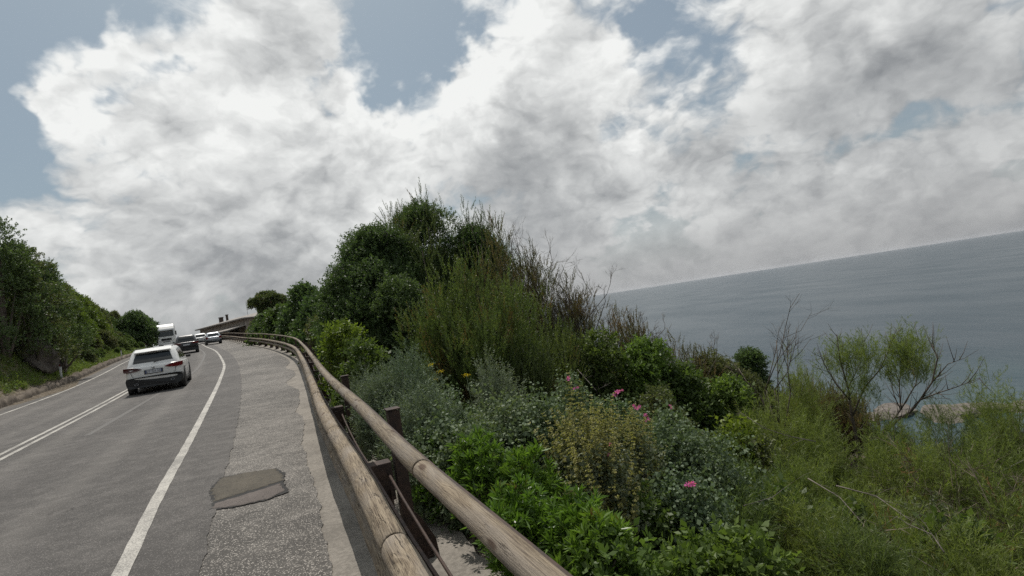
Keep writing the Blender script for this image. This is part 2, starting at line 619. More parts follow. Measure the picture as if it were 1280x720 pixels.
def m_sea():
    m, T = mat('sea_water')
    p = wpos(T)
    # wind-roughened water: streaks along the swell, calmer lanes between
    q = T.vmath('MULTIPLY', p, (1.0, 1.0, 0.0))
    lanes = T.noise(T.vmath('MULTIPLY', q, (.0035, .0011, 0)), 1.0, 5, .55)
    patch = T.noise(T.vmath('MULTIPLY', q, (.02, .008, 0)), 1.0, 5, .6)
    dist = T.vmath('LENGTH', T.vmath('SUBTRACT', q, (80, 118, 0)), None, out=1)
    shal = T.ramp(dist, 5, 80, .36, 0)
    shn = T.noise(q, .05, 4, .6)
    shal = T.math('MULTIPLY', shal, T.ramp(shn, .3, .7, .4, 1.0))
    deep = T.mix(T.ramp(lanes, .3, .7), (.016, .036, .050), (.021, .041, .055))
    c = T.mix(shal, deep, (.050, .105, .100))
    T.put(T.b.inputs['Base Color'], c)
    T.b.inputs['Roughness'].default_value = .22
    T.l.new(T.ramp(patch, .3, .7, .27, .36), T.b.inputs['Roughness'])
    T.b.inputs['IOR'].default_value = 1.33
    w1 = T.noise(T.vmath('MULTIPLY', q, (.55, .22, 0)), 1.0, 6, .62, .6)
    w2 = T.noise(T.vmath('MULTIPLY', q, (.10, .035, 0)), 1.0, 4, .55, .3)
    h = T.math('ADD', T.math('MULTIPLY', w1, .8), T.math('MULTIPLY', w2, 2.6))
    T.l.new(T.bump(h, .45, .7), T.b.inputs['Normal'])
    return m


M['sea'] = m_sea()

# ================================================================== the lie of the land
GT = [-60, 0, 25, 38, 57, 83, 112, 130, 160, 250, 400]
GZ = [-1.2, 0, .6, 1.05, 1.88, 2.85, 3.75, 3.95, 3.4, -1, -8]
_A = R(28.0)


def smoothcurve(xs, ys):
    """C1 interpolation (Catmull-Rom with uneven knots), returns a vectorised function"""
    xs = np.array(xs, float); ys = np.array(ys, float)
    m = np.zeros_like(ys)
    dx = np.diff(xs); s = np.diff(ys) / dx
    m[1:-1] = (s[:-1] * dx[1:] + s[1:] * dx[:-1]) / (dx[1:] + dx[:-1])
    m[0], m[-1] = s[0], s[-1]

    def f(x):
        x = np.asarray(x, float)
        i = np.clip(np.searchsorted(xs, x) - 1, 0, len(xs) - 2)
        h = xs[i + 1] - xs[i]
        t = (x - xs[i]) / h
        ext = (t < 0) | (t > 1)
        tt = np.clip(t, 0, 1)
        r = ((2 * tt**3 - 3 * tt**2 + 1) * ys[i] + (tt**3 - 2 * tt**2 + tt) * h * m[i]
             + (-2 * tt**3 + 3 * tt**2) * ys[i + 1] + (tt**3 - tt**2) * h * m[i + 1])
        r = np.where(t < 0, ys[i] + (x - xs[i]) * m[i], r)
        r = np.where(t > 1, ys[i + 1] + (x - xs[i + 1]) * m[i + 1], r)
        return r
    return f


g_of = smoothcurve(GT, GZ)
# outer concrete edge, right edge line, seam between the two asphalts: x as a function of y
Cx = smoothcurve([-60, -6, 0, 1.25, 2.2, 3.77, 6.06, 10.47, 17.8, 27.5, 34.6, 43, 51.4, 74, 93, 113, 135, 180],
                 [27, 2.95, .30, -.25, -.67, -1.32, -2.30, -4.08, -7.05, -11.2, -14.75, -19.5, -24.8, -38.0, -49.2, -61, -75, -106])
Ex = smoothcurve([-60, -6, 0, 4.31, 6.17, 8.9, 13.5, 22.3, 30.2, 36.9, 46.8, 64.3, 75, 94, 113, 135, 180],
                 [29, 1.95, -1.1, -3.27, -4.2, -5.5, -7.72, -12.0, -15.95, -19.6, -25.2, -35.8, -42.1, -53.6, -65, -79, -110])
Sx = smoothcurve([-60, -6, 0, 4.11, 5.43, 8.96, 16.14, 26.1, 39.3, 56, 75, 94, 113, 135, 180],
                 [29.8, 2.2, -.62, -2.55, -3.16, -4.75, -8.15, -13.1, -20.1, -29.9, -41.1, -52.6, -64, -78, -109])


def base_g(x, y):
    return g_of(-math.sin(_A) * x + math.cos(_A) * y)


def normal_of(fx, y):
    d = (fx(y + .5) - fx(y - .5))
    n = np.sqrt(1 + d * d)
    return 1 / n, -d / n            # unit vector to the right of the direction of travel


def off(fx, y, d):
    """point beside a curve, d metres to the right"""
    nx, ny = normal_of(fx, y)
    return fx(y) + nx * d, y + ny * d


def RW(y):
    """right edge line to the foot of the kerb: the road narrows over the crest"""
    return 7.95 - 1.5 * np.clip((np.asarray(y, float) - 50) / 50, 0, 1)


PR = smoothcurve([0, .6, 1.3, 3, 6, 12, 18, 28, 40, 50, 80], [0, 0, -.12, -1.0, -2.0, -3.1, -5.6, -15, -27, -34, -40])
PL = smoothcurve([0, .4, 1.1, 2.2, 4, 7, 12, 25, 60, 200], [.05, .25, .60, 1.9, 3.5, 4.9, 5.8, 6.6, 8, 9])


def lump(x, y, s, seed=0.0):
    return (np.sin(x * s + 1.3 + seed) * np.cos(y * s * 1.17 + .7) + .5 * np.sin(x * s * 2.3 + y * s * 1.9 + seed * 2)) / 1.5


def ground_z(x, y):
    """height of the land anywhere"""
    x = np.asarray(x, float); y = np.asarray(y, float)
    nx, _ = normal_of(Cx, y)
    dr = (x - Cx(y)) * nx
    nl, _ = normal_of(Ex, y)
    dl = (Ex(y) - x) * nl - RW(y)
    z = base_g(x, y)
    fade = np.clip(1.12 - (y - 22) / 90, .50, 1.12)
    zr = PR(np.maximum(dr, 0)) + lump(x, y, .9) * .12 * np.clip(dr - 1, 0, 1)
    zl = PL(np.maximum(dl, 0)) * fade + lump(x, y, .35, 2) * .35 * np.clip(dl / 4, 0, 1)
    return z + np.where(dr > 0, zr, 0) + np.where(dl > 0, zl, 0)


def strip(name, rows, material, kind='structure', label=None, parent=None, across=None):
    """sheet from rows of points: rows = (n,m,3)"""
    a = np.asarray(rows, float)
    n, m = a.shape[:2]
    idx = np.arange(n * m).reshape(n, m)
    q = np.stack([idx[:-1, :-1], idx[:-1, 1:], idx[1:, 1:], idx[1:, :-1]], -1).reshape(-1, 4)
    uv = None
    if across:
        uu = np.tile(np.linspace(0, across, m), (n, 1)); vv = np.tile(a[:, :1, 1], (1, m))
        uv = np.stack([uu, vv], -1).reshape(-1, 2)
    me = np_mesh(name, a.reshape(-1, 3), [q], material, smooth=True, uv=uv)
    o = link(name, me, parent)
    if kind and not parent: o['kind'] = kind
    return o


def rib(ys, fa, fb, cols, dz, jag_b=None, jag_a=None):
    """strip rows between two plan curves given as functions of y -> (x, y)"""
    ax, ay = fa(ys); bx, by = fb(ys)
    rows = []
    for k in range(cols + 1):
        t = k / cols
        x = ax * (1 - t) + bx * t
        y = ay * (1 - t) + by * t
        rows.append(np.stack([x, y, base_g(x, y) + dz], -1))
    return np.stack(rows, 1)


ys_f = np.concatenate([np.arange(-8, 0, .5), np.arange(0, 9, .035), np.arange(9, 30, .12), np.arange(30, 150, 1.0)])
ys_c = np.concatenate([np.arange(-8, 40, .5), np.arange(40, 150, 1.0)])
rs = np.random.RandomState(5)


def fbm1(y, seed, scale):
    r = np.zeros_like(y)
    for o in range(5):
        r += np.sin(y * scale * 2.1**o + seed * (o + 1.7) * 3.1) * .6**o
    return r


# terrain: one sheet from the inland hill, under the road, over the edge and down below the sea
cols_r = [0, .3, .6, .9, 1.3, 1.8, 2.4, 3, 4, 5, 6, 7.5, 9, 11, 13, 15, 18, 22, 27, 33, 40, 50, 80]
cols_l = [0, .25, .5, .9, 1.3, 2, 3, 4, 5, 6.5, 8, 10, 12, 15, 20, 30, 50, 90, 200]
ty = np.concatenate([np.arange(-60, -8, 4), np.arange(-8, 60, .6), np.arange(60, 150, 2.0), np.arange(150, 420, 15)])
rows = []
for d in cols_l[::-1]:
    x, y = off(Ex, ty, -(RW(ty) + d)); rows.append(np.stack([x, y, ground_z(x, y) - (.03 if d == 0 else 0)], -1))
for t in (.25, .5, .75, 1.0):
    ax, ay = off(Ex, ty, -RW(ty)); bx, by = off(Cx, ty, 0)
    x = ax * (1 - t) + bx * t; y = ay * (1 - t) + by * t
    rows.append(np.stack([x, y, base_g(x, y) - .05], -1))
for d in cols_r[1:]:
    x, y = off(Cx, ty, d)
    z = ground_z(x, y)
    if d < .9: z = z - .05
    rows.append(np.stack([x, y, z], -1))
strip('terrain', np.stack(rows, 1), M['soil'])

# sea
SEA_Z = -30.0
S = 25000.0
me = np_mesh('sea', [(-S, -S, SEA_Z), (S, -S, SEA_Z), (S, S, SEA_Z), (-S, S, SEA_Z)], [np.array([[0, 1, 2, 3]])], M['sea'])
setp(link('sea', me), kind='structure')

# sea air
def haze(density):
    m = bpy.data.materials.new('sea_air')
    m.use_nodes = True
    T = NT(m.node_tree)
    m.node_tree.nodes.clear()
    out = T.node('ShaderNodeOutputMaterial')
    v = T.node('ShaderNodeVolumePrincipled')
    v.inputs['Color'].default_value = (.93, .95, 1.0, 1)
    v.inputs['Density'].default_value = density
    v.inputs['Anisotropy'].default_value = .3
    T.l.new(v.outputs[0], out.inputs['Volume'])
    mb = MB(); mb.box((0, 0, 10), (S * 2 + 400, S * 2 + 400, 2 * 42.0)); mb.v = [(x, y, z if z > 0 else SEA_Z - 16) for x, y, z in mb.v]
    o = mb.build('haze', m)
    setp(o, kind='stuff')


haze(1.6e-5)

# concrete edge, shoulder, carriageway
strip('concrete_edge', rib(ys_f, lambda y: off(Cx, y, -.45), lambda y: off(Cx, y, .78 + .05 * fbm1(y, 3, 1.3)), 8, 0.0), M['concrete'])
jag = lambda y: -.12 + .016 * fbm1(y, 1.3, 1.3) + .008 * fbm1(y, 6.3, 14) - .10 * np.exp(-((y - 11.5) / .8)**2) - .05 * np.exp(-((y - 8.3) / .5)**2) - .3 * np.exp(-((y - 17.5) / 1.6)**2) - .3 * np.exp(-((y - 24) / 1.6)**2)
strip('shoulder', rib(ys_f, lambda y: off(Ex, y, -.3), lambda y: off(Cx, y, jag(y)), 12, 0.009), M['shoulder'])
seam = lambda y: (Sx(y) + .012 * fbm1(y, 2.3, 6), y)
strip('road', rib(ys_f, lambda y: off(Ex, y, -RW(y) - .05), seam, 16, 0.018), M['lane'], across=8.9)


def stripe(name, fx, d, w, y0, y1, material, dz=.0225):
    y = np.arange(y0, y1, .2)
    d0 = d
    d = d0 + (0 if d0 > -.1 else 1) * (7.95 - RW(y)) * (abs(d0) / 7.95)
    return strip(name, rib(y, lambda v: off(fx, v, d - w / 2 + .003 * fbm1(v, 2, 9)), lambda v: off(fx, v, d + w / 2 + .003 * fbm1(v, 5, 8)), 2, dz), material)


stripe('edge_line', Ex, 0, .125, -8, 148, M['paint'])
stripe('centre_line', Ex, -3.28, .11, -8, 148, M['paint'])
stripe('centre_line', Ex, -3.52, .11, -8, 148, M['paint'])
stripe('edge_line', Ex, -6.95, .13, -8, 148, M['paint'])
# trace of an older line
gy = np.arange(13, 60, .3)
gd = np.interp(gy, [-4, 6, 12, 20, 30, 45, 60], [-2.55, -2.45, -2.25, -1.9, -1.35, -.9, -.8])
strip('old_line_trace', rib(gy, lambda v: off(Ex, v, np.interp(v, gy, gd) - .07), lambda v: off(Ex, v, np.interp(v, gy, gd) + .07), 2, .0205), M['ghost'])


# broken patch in the shoulder
def patch_piece(name, pts, z, h, material, seed, rough=.012):
    rnd = random.Random(seed)
    P = []
    n = len(pts)
    for i in range(n):
        a = Vector(pts[i]); b = Vector(pts[(i + 1) % n])
        k = max(2, int((b - a).length / .035))
        for j in range(k):
            q = a.lerp(b, j / k)
            P.append((q.x + rnd.uniform(-rough, rough), q.y + rnd.uniform(-rough, rough)))
    mb = MB()
    N = len(P)
    top = [(x, y, float(base_g(x, y)) + z + rnd.uniform(-.002, .002)) for x, y in P]
    cxm = sum(p[0] for p in P) / N; cym = sum(p[1] for p in P) / N
    inner = [(x + (cxm - x) * .06, y + (cym - y) * .06, float(base_g(x, y)) + z + h) for x, y in P]
    low = [(x, y, float(base_g(x, y)) - .02) for x, y in P]
    vs = low + top + inner
    fs = [(i, (i + 1) % N, N + (i + 1) % N, N + i) for i in range(N)] + [(N + i, N + (i + 1) % N, 2 * N + (i + 1) % N, 2 * N + i) for i in range(N)]
    fs.append(tuple(range(2 * N, 3 * N)))
    mb.add(vs, fs)
    o = mb.build(name, material)
    return setp(o, kind='structure')


M['patch_gap'] = asphalt('patch_gap', .018, .05, 90, .4)
M['patch_old'] = asphalt('patch_old', .060, .17, 130, .6, .3, (1.0, .86, .64), False, True)
M['patch_red'] = asphalt('patch_red', .10, .22, 130, .6, .3, (1.0, .84, .75), False, True)

patch_piece('patch_gap', [(-3.40, 5.84), (-3.73, 6.39), (-3.84, 6.83), (-3.61, 6.92), (-3.19, 6.925), (-2.95, 6.62), (-2.81, 6.24), (-2.60, 5.86), (-2.76, 5.69), (-3.06, 5.60), (-3.31, 5.62)], .0185, .0005, M['patch_gap'], 1, .012)
patch_piece('patch_upper', [(-3.38, 5.88), (-3.71, 6.40), (-3.82, 6.81), (-3.60, 6.905), (-3.20, 6.91), (-2.98, 6.62), (-2.86, 6.33), (-3.10, 6.12)], .020, .006, M['patch_old'], 2, .024)
patch_piece('patch_lower', [(-3.34, 5.80), (-3.05, 6.03), (-2.84, 6.20), (-2.68, 5.92), (-2.76, 5.71), (-3.06, 5.62), (-3.30, 5.66)], .0205, .004, M['patch_red'], 3, .012)

# ------------------------------------------------------------------ low stone kerb on the hill side
def build_kerb():
    y = np.concatenate([np.arange(-8, 60, .12), np.arange(60, 146, .6)])
    hgt = .30 + .06 * fbm1(y, 4.4, 2.0) + .05 * fbm1(y, 9, 9)
    rows = []
    for d, hz in ((0, -.06), (-.02, .5), (-.05, .92), (-.13, 1.0), (-.30, .95), (-.42, .5), (-.5, -.3)):
        x, yy = off(Ex, y, -RW(y) + d + .025 * fbm1(y, 2.2 + d, 5))
        rows.append(np.stack([x, yy, base_g(x, yy) + hz * np.maximum(hgt, .12)], -1))
    strip('kerb', np.stack(rows, 1), M['kerb_stone'])


build_kerb()

# ------------------------------------------------------------------ timber clad guard rail
def arc_table(d, y0=-6, y1=140):
    y = np.arange(y0, y1, .05)
    x, yy = off(Cx, y, d)
    s = np.concatenate([[0], np.cumsum(np.hypot(np.diff(x), np.diff(yy)))])
    return y, x, yy, s


def along(tab, s):
    y, x, yy, ss = tab
    return float(np.interp(s, ss, x)), float(np.interp(s, ss, yy))


def s_at(tab, y):
    return float(np.interp(y, tab[2], tab[3]))


def log_mesh(name, tab, s0, s1, h, r, seed, seg=None):
    seg = seg or max(6, int((s1 - s0) / .12))
    n = 20
    L = s1 - s0
    rnd = random.Random(seed)
    ph = [rnd.uniform(0, 6.28) for _ in range(6)]
    V = []; UV = []
    ss = [s0 + .0, s0 + .006] + [s0 + L * (k / seg) for k in range(1, seg)] + [s1 - .006, s1]
    rr = []
    pts = []
    for i, s in enumerate(ss):
        x, y = along(tab, s)
        pts.append(Vector((x, y, float(base_g(x, y)) + h)))
        f = 1 + .035 * math.sin(s * 2.1 + ph[0]) + .022 * math.sin(s * 7 + ph[1]) + .012 * math.sin(s * 17 + ph[4])
        if i in (0, len(ss) - 1): f *= .93
        rr.append(r * f)
    for i, p in enumerate(pts):
        t = (pts[min(i + 1, len(pts) - 1)] - pts[max(i - 1, 0)]).normalized()
        a = t.cross(Vector((0, 0, 1))).normalized(); b = a.cross(t)
        for k in range(n + 1):
            th = 2 * math.pi * k / n
            q = rr[i] * (1 + .02 * math.sin(2 * th + ph[2] + ss[i]) + .012 * math.sin(5 * th + ph[3] + 3 * ss[i]))
            V.append(p + a * math.cos(th) * q + b * math.sin(th) * q)
            UV.append((ss[i] - s0 + seed * .77, k / n * .45))
    m = n + 1
    F = [(i * m + k, i * m + k + 1, (i + 1) * m + k + 1, (i + 1) * m + k) for i in range(len(ss) - 1) for k in range(n)]
    me = np_mesh(name, np.array([tuple(v) for v in V]), [np.array(F)], M['wood'], smooth=True, uv=np.array(UV))
    # end discs
    bm = bmesh.new(); bm.from_mesh(me)
    bm.verts.ensure_lookup_table()
    for e, rev in ((0, False), (len(ss) - 1, True)):
        vs = [bm.verts[e * m + k] for k in range(n)]
        try:
            bm.faces.new(vs if rev else vs[::-1])
        except ValueError:
            pass
    bm.to_mesh(me); bm.free()
    return me


TOP_H, TOP_R, TOP_D = 1.08, .038, .20
UP_H, UP_R, UP_D = .65, .070, .12
LO_H, LO_R, LO_D = .44, .070, .12
POST_D = .37


def build_rail():
    t0 = arc_table(0)
    x0, y0 = off(Cx, 3.9, POST_D)
    root = empty('guard_rail', (float(x0), float(y0), float(base_g(x0, y0))), 0,
                 'guard rail of weathered round logs on rusty steel posts, seaward side of the road', 'guard rail')
    inv = -Vector(root.location)

    def put(name, me):
        o = link(name, me, root)
        o.location = inv
        return o
    step = 3.05
    tabs = {d: arc_table(d) for d in (TOP_D, UP_D, POST_D)}
    sp0 = s_at(tabs[POST_D], 3.95)
    # posts
    posts = []
    for k in range(-3, 42):
        s = sp0 + k * step - (1.3 if k < 0 else 0)
        x, y = along(tabs[POST_D], s)
        x2, y2 = along(tabs[POST_D], s + .1)
        posts.append((x, y, math.atan2(y2 - y, x2 - x)))
    me_post = me_sp = me_br = None
    for i, (x, y, a) in enumerate(posts):
        z = float(base_g(x, y))
        Q = Matrix.Translation(Vector((x, y, z)) + inv) @ Matrix.Rotation(a, 4, 'Z')   # local +x along the rail, -y to the right (sea)
        if me_post is None:
            mb = MB()
            mb.box((0, .0, .515), (.11, .008, 1.02))
            mb.box((-.051, -.040, .515), (.007, .072, 1.02)); mb.box((.051, -.040, .515), (.007, .072, 1.02))
            mb.box((0, -.035, 1.034), (.122, .095, .008))
            mb.box((0, -.04, .008), (.24, .24, .014))
            for bx in (-.09, .09):
                for by in (-.13, .05):
                    mb.lathe([(0, .035), (.013, .035), (.013, .012)], 8, Matrix.Translation((bx, by, 0)))
            po = mb.build('post', M['rust'], root); me_post = po.data
            mb = MB()
            mb.box((0, .13, .56), (.13, .20, .26), bev=.008)
            mb.box((0, .06, .43), (.20, .012, .16))
            spo = mb.build('spacer_block', M['rust'], root); me_sp = spo.data
            mb = MB()
            for bx in (-.052, .052):
                vs = [(bx, -.075, .0), (bx, -.21, .0), (bx, -.20, .10), (bx, -.13, .24), (bx, -.075, .30)]
                vs2 = [(v[0] + .006, v[1], v[2]) for v in vs]
                mb.add(vs + vs2, [(0, 1, 2, 3, 4), (9, 8, 7, 6, 5)] + [(j, (j + 1) % 5 + 0, (j + 1) % 5 + 5, j + 5) for j in range(5)])
            bro = mb.build('foot_bracket', M['rust'], po); me_br = bro.data
            po.matrix_basis = Q; spo.matrix_basis = Q
        else:
            po = link('post', me_post, root); po.matrix_basis = Q
            spo = link('spacer_block', me_sp, root); spo.matrix_basis = Q
            if i < 24:
                link('foot_bracket', me_br, po)
    # logs
    for nm, d, h, r, yj in (('top_log', TOP_D, TOP_H, TOP_R, 2.2), ('upper_log', UP_D, UP_H, UP_R, 2.55), ('lower_log', UP_D, LO_H, LO_R, 2.55)):
        tab = tabs[d]
        sj = s_at(tab, yj)
        sc = step
        for k in range(-2, 41):
            s0, s1 = sj + k * sc + .010, sj + (k + 1) * sc - .010
            seg = 26 if k < 8 else 10
            put(nm, log_mesh(nm, tab, s0, s1, h, r, k + 50 + {'top_log': 0, 'upper_log': 100, 'lower_log': 200}[nm], seg))
        # steel strip behind the logs
        mb = MB()
        s = sj - 2 * step
        pts = []
        while s < sj + 40 * step:
            x, y = along(tab, s)
            pts.append((x, y, s)); s += .5
        V = []; F = []
        hh = .018 if nm == 'top_log' else .045
        for i, (x, y, s) in enumerate(pts):
            xa, ya = along(tab, s - .1); xb, yb = along(tab, s + .1)
            tx, ty_ = xb - xa, yb - ya; l = math.hypot(tx, ty_); rx, ry = ty_ / l, -tx / l
            z = float(base_g(x, y)) + h
            for (o_, dz) in ((r - .010, -hh), (r + .004, -hh), (r + .004, hh), (r - .010, hh)):
                V.append(Vector((x + rx * o_, y + ry * o_, z + dz)) + inv)
        for i in range(len(pts) - 1):
            for k in range(4):
                F.append((i * 4 + k, i * 4 + (k + 1) % 4, (i + 1) * 4 + (k + 1) % 4, (i + 1) * 4 + k))
        mb.add(V, F)
        mb.build('steel_strip', M['rust'], root)
        # clips at the joints
    # sagging cable between the posts
    mb = MB()
    for k in range(0, 16):
        (xa, ya, a1), (xb, yb, a2) = posts[k], posts[k + 1]
        pts = []
        for j in range(9):
            t = j / 8
            x = xa * (1 - t) + xb * t; y = ya * (1 - t) + yb * t
            nx, ny = math.sin(a1), -math.cos(a1)
            x -= nx * .06; y -= ny * .06
            pts.append(Vector((x, y, float(base_g(x, y)) + .62 - .22 * 4 * t * (1 - t) * .5 - .12 * (1 - t))) + inv)
        mb.tube(pts, .009, 6)
    mb.build('cable', M['rust'], root)


build_rail()

# ------------------------------------------------------------------ vehicles
def paint(name, c, rough=.35, flake=0.0):
    return simple(name, c, rough, flake, .5, .6, .06, 3.0)


M['white_paint'] = paint('white_car_paint', (.74, .73, .70))
M['dark_paint'] = paint('dark_car_paint', (.018, .018, .022))
M['silver_paint'] = paint('silver_car_paint', (.40, .42, .45), .35, .3)
M['green_paint'] = paint('dark_green_paint', (.03, .045, .035))
M['black_plastic'] = simple('black_plastic', (.016, .016, .016), .6, var=.2)
M['rubber'] = simple('tyre_rubber', (.014, .014, .014), .85, var=.2, vscale=30, bump=.2)
M['glass'] = simple('car_glass', (.012, .015, .015), .07, spec=.6)
M['red_lens'] = simple('red_lens', (.13, .006, .008), .2)
M['dark_red_lens'] = simple('dark_red_lens', (.05, .004, .006), .2)
M['clear_lens'] = simple('clear_lens', (.55, .55, .55), .12)
M['alloy'] = simple('alloy', (.35, .35, .36), .35, .8)
M['chrome'] = simple('chrome', (.6, .6, .6), .15, 1.0)
M['plate_white'] = simple('plate_white', (.55, .56, .58), .5)
M['plate_ink'] = simple('plate_ink', (.02, .02, .03), .6)
M['plate_blue'] = simple('plate_blue', (.02, .035, .12), .5)


def rrect(hw, y0, y1, z, r=.12, n=5):
    """rounded rectangle loop, counter-clockwise"""
    pts = []
    for cx_, cy_, a0 in ((hw - r, y1 - r, 0), (-hw + r, y1 - r, 90), (-hw + r, y0 + r, 180), (hw - r, y0 + r, 270)):
        for k in range(n + 1):
            a = R(a0 + 90 * k / n)
            pts.append((cx_ + r * math.cos(a), cy_ + r * math.sin(a), z))
    return pts


def prism_y(mb, poly, y0, y1, mi=0, inset=0.0):
    """polygon given in x,z pushed along y"""
    n = len(poly)
    cx_ = sum(p[0] for p in poly) / n; cz_ = sum(p[1] for p in poly) / n
    a = [(cx_ + (p[0] - cx_) * (1 - inset), y0, cz_ + (p[1] - cz_) * (1 - inset)) for p in poly]
    b = [(p[0], y1, p[1]) for p in poly]
    mb.add(a + b, [tuple(range(n)), tuple(range(2 * n - 1, n - 1, -1))] + [(i, i + n, (i + 1) % n + n, (i + 1) % n) for i in range(n)], mi)
    return mb


def text_mesh(name, s, size, m, parent, mtx, depth=.003):
    cu = bpy.data.curves.new(name, 'FONT')
    cu.body = s; cu.size = size; cu.extrude = depth
    cu.align_x = 'CENTER'; cu.align_y = 'CENTER'
    tmp = bpy.data.objects.new(name + '_tmp', cu)
    col.objects.link(tmp)
    dg = bpy.context.evaluated_depsgraph_get()
    me = bpy.data.meshes.new_from_object(tmp.evaluated_get(dg))
    bpy.data.objects.remove(tmp); bpy.data.curves.remove(cu)
    me.materials.clear(); me.materials.append(m)
    o = link(name, me, parent)
    o.matrix_basis = mtx
    return o


WHEEL = {}


def wheel_meshes():
    if WHEEL: return WHEEL
    Q = Matrix.Rotation(R(90), 4, 'Y')     # axis along x, outer face towards +x
    mb = MB()
    mb.lathe([(.235, -.105), (.31, -.115), (.345, -.10), (.352, -.07), (.352, .07), (.345, .10), (.31, .115), (.235, .108), (.225, .09)], 32, Q)
    o = mb.build('tyre', M['rubber']); WHEEL['tyre'] = o.data; bpy.data.objects.remove(o)
    mb = MB()
    mb.lathe([(.0, .02), (.20, .02), (.228, .06), (.236, .104), (.228, .108), (.218, .085)], 32, Q, smooth=False)
    for k in range(5):
        a = 2 * math.pi * k / 5
        for da in (-.14, .14):
            c0 = Vector((.075, math.cos(a) * .05, math.sin(a) * .05)); c1 = Vector((.095, math.cos(a + da) * .22, math.sin(a + da) * .22))
            mb.tube([c0, c1], [.022, .015], 5)
    mb.lathe([(0, .085), (.035, .085), (.05, .06)], 12, Q)
    o = mb.build('rim', M['alloy']); WHEEL['rim'] = o.data; bpy.data.objects.remove(o)
    return WHEEL


def car(name, loc, heading, label, cat, paint_m, L=4.41, W=1.83, H=1.61, lower_black=True, lens=None, detail=2, plate=None, group=None, suv=True):
    """heading: degrees to the left of +Y; local y forward"""
    root = empty(name, loc, R(heading), label, cat, group)
    sx, sy, sz = W / 1.834, L / 4.41, H / 1.61
    S3 = Matrix.Diagonal((sx, sy, sz, 1))
    lens = lens or M['red_lens']
    # --- body
    st = [(-2.205, .70, .46, .90, .93), (-2.17, .80, .36, .965, .99), (-2.06, .875, .27, 1.005, 1.03), (-1.8, .905, .23, 1.02, 1.04), (-1.0, .915, .21, 1.015, 1.04),
          (0, .915, .20, .995, 1.02), (.9, .915, .20, .98, 1.0), (1.3, .91, .21, .965, 1.02), (1.6, .90, .22, .93, .99), (1.9, .875, .24, .87, .93), (2.08, .80, .30, .78, .84), (2.18, .66, .40, .68, .73)]
    V = []; F = []
    for (y, w, zb, zs, zt) in st:
        half = [(0, zb), (w * .80, zb), (w * .97, zb + .08), (w, zb + .22), (w * 1.0, (zb + zs) / 2 + .06), (w * .975, zs - .10), (w * .945, zs - .02), (w * .86, zs + .01), (w * .4, zt), (0, zt)]
        ring = half + [(-x, z) for x, z in half[-2:0:-1]]
        V += [(x, y, z) for x, z in ring]
    m = 18
    for i in range(len(st) - 1):
        for k in range(m):
            F.append((i * m + k, i * m + (k + 1) % m, (i + 1) * m + (k + 1) % m, (i + 1) * m + k))
    F.append(tuple(range(m))[::-1]); F.append(tuple(range((len(st) - 1) * m, len(st) * m)))
    F = [f[::-1] for f in F]
    mb = MB(); mb.add([S3 @ Vector(v) for v in V], F, 0, True)
    body = mb.build('body', paint_m, root)
    if detail >= 1:
        sd = body.modifiers.new('sub', 'SUBSURF'); sd.levels = 1; sd.render_levels = 1
    # --- greenhouse
    if suv:
        lv = [(.96, .85, -2.09, 1.34, .18), (1.06, .815, -2.05, 1.20, .20), (1.25, .765, -1.94, .93, .20), (1.42, .705, -1.80, .66, .19), (1.51, .665, -1.72, .50, .18), (1.565, .615, -1.64, .36, .18), (1.592, .52, -1.50, .22, .16), (1.605, .33, -1.2, -.1, .14)]
    else:
        lv = [(.96, .855, -2.07, 1.30, .16), (1.06, .835, -2.00, 1.16, .15), (1.25, .775, -1.84, .88, .14), (1.42, .715, -1.68, .60, .13), (1.51, .675, -1.58, .44, .13), (1.565, .625, -1.46, .30, .14), (1.592, .53, -1.32, .16, .14), (1.605, .33, -1.0, -.1, .14)]
    V = []; F = []
    loops = [rrect(w, y0, y1, z, r) for (z, w, y0, y1, r) in lv]
    n = len(loops[0])
    for lp in loops: V += lp
    for i in range(len(loops) - 1):
        for k in range(n):
            F.append((i * n + k, i * n + (k + 1) % n, (i + 1) * n + (k + 1) % n, (i + 1) * n + k))
    F.append(tuple(range((len(loops) - 1) * n, len(loops) * n)))
    mb = MB(); mb.add([S3 @ Vector(v) for v in V], F, 0, True)
    mb.build('roof', paint_m, root)

    def gh(z):
        for a, b in zip(lv[:-1], lv[1:]):
            if z <= b[0]:
                t = (z - a[0]) / (b[0] - a[0])
                return [a[j] * (1 - t) + b[j] * t for j in range(1, 4)]
        return list(lv[-1][1:4])

    def panel(pts, kind, side=1, e=.006):
        """glass sheet just proud of the shell; pts = (u, z)"""
        out = []
        for u, z in pts:
            w, y0, y1 = gh(z)
            if kind == 'rear': out.append((u * (w - .15), y0 - e, z + e * .4))
            elif kind == 'front': out.append((u * (w - .08), y1 + e * 1.5, z + e))
            else: out.append((side * (w + e), u, z + e * .5))
        return [S3 @ Vector(p) for p in out]

    def sheet(name, grid_pts, m_, flip=False):
        mb = MB()
        rows_ = len(grid_pts); c_ = len(grid_pts[0])
        vs = [p for r_ in grid_pts for p in r_]
        fs = [(i * c_ + k, i * c_ + k + 1, (i + 1) * c_ + k + 1, (i + 1) * c_ + k) for i in range(rows_ - 1) for k in range(c_ - 1)]
        if flip: fs = [f[::-1] for f in fs]
        mb.add(vs, fs, 0, True)
        return mb.build(name, m_, root)
    zs = [1.11, 1.17, 1.25, 1.33, 1.39, 1.435]
    sheet('rear_window', [panel([(u, z) for u in np.linspace(-.96, .96, 7)], 'rear') for z in zs], M['glass'])
    sheet('windscreen', [panel([(u, z) for u in np.linspace(-1, 1, 7)], 'front') for z in [1.03, 1.15, 1.25, 1.34, 1.42, 1.49]], M['glass'], True)
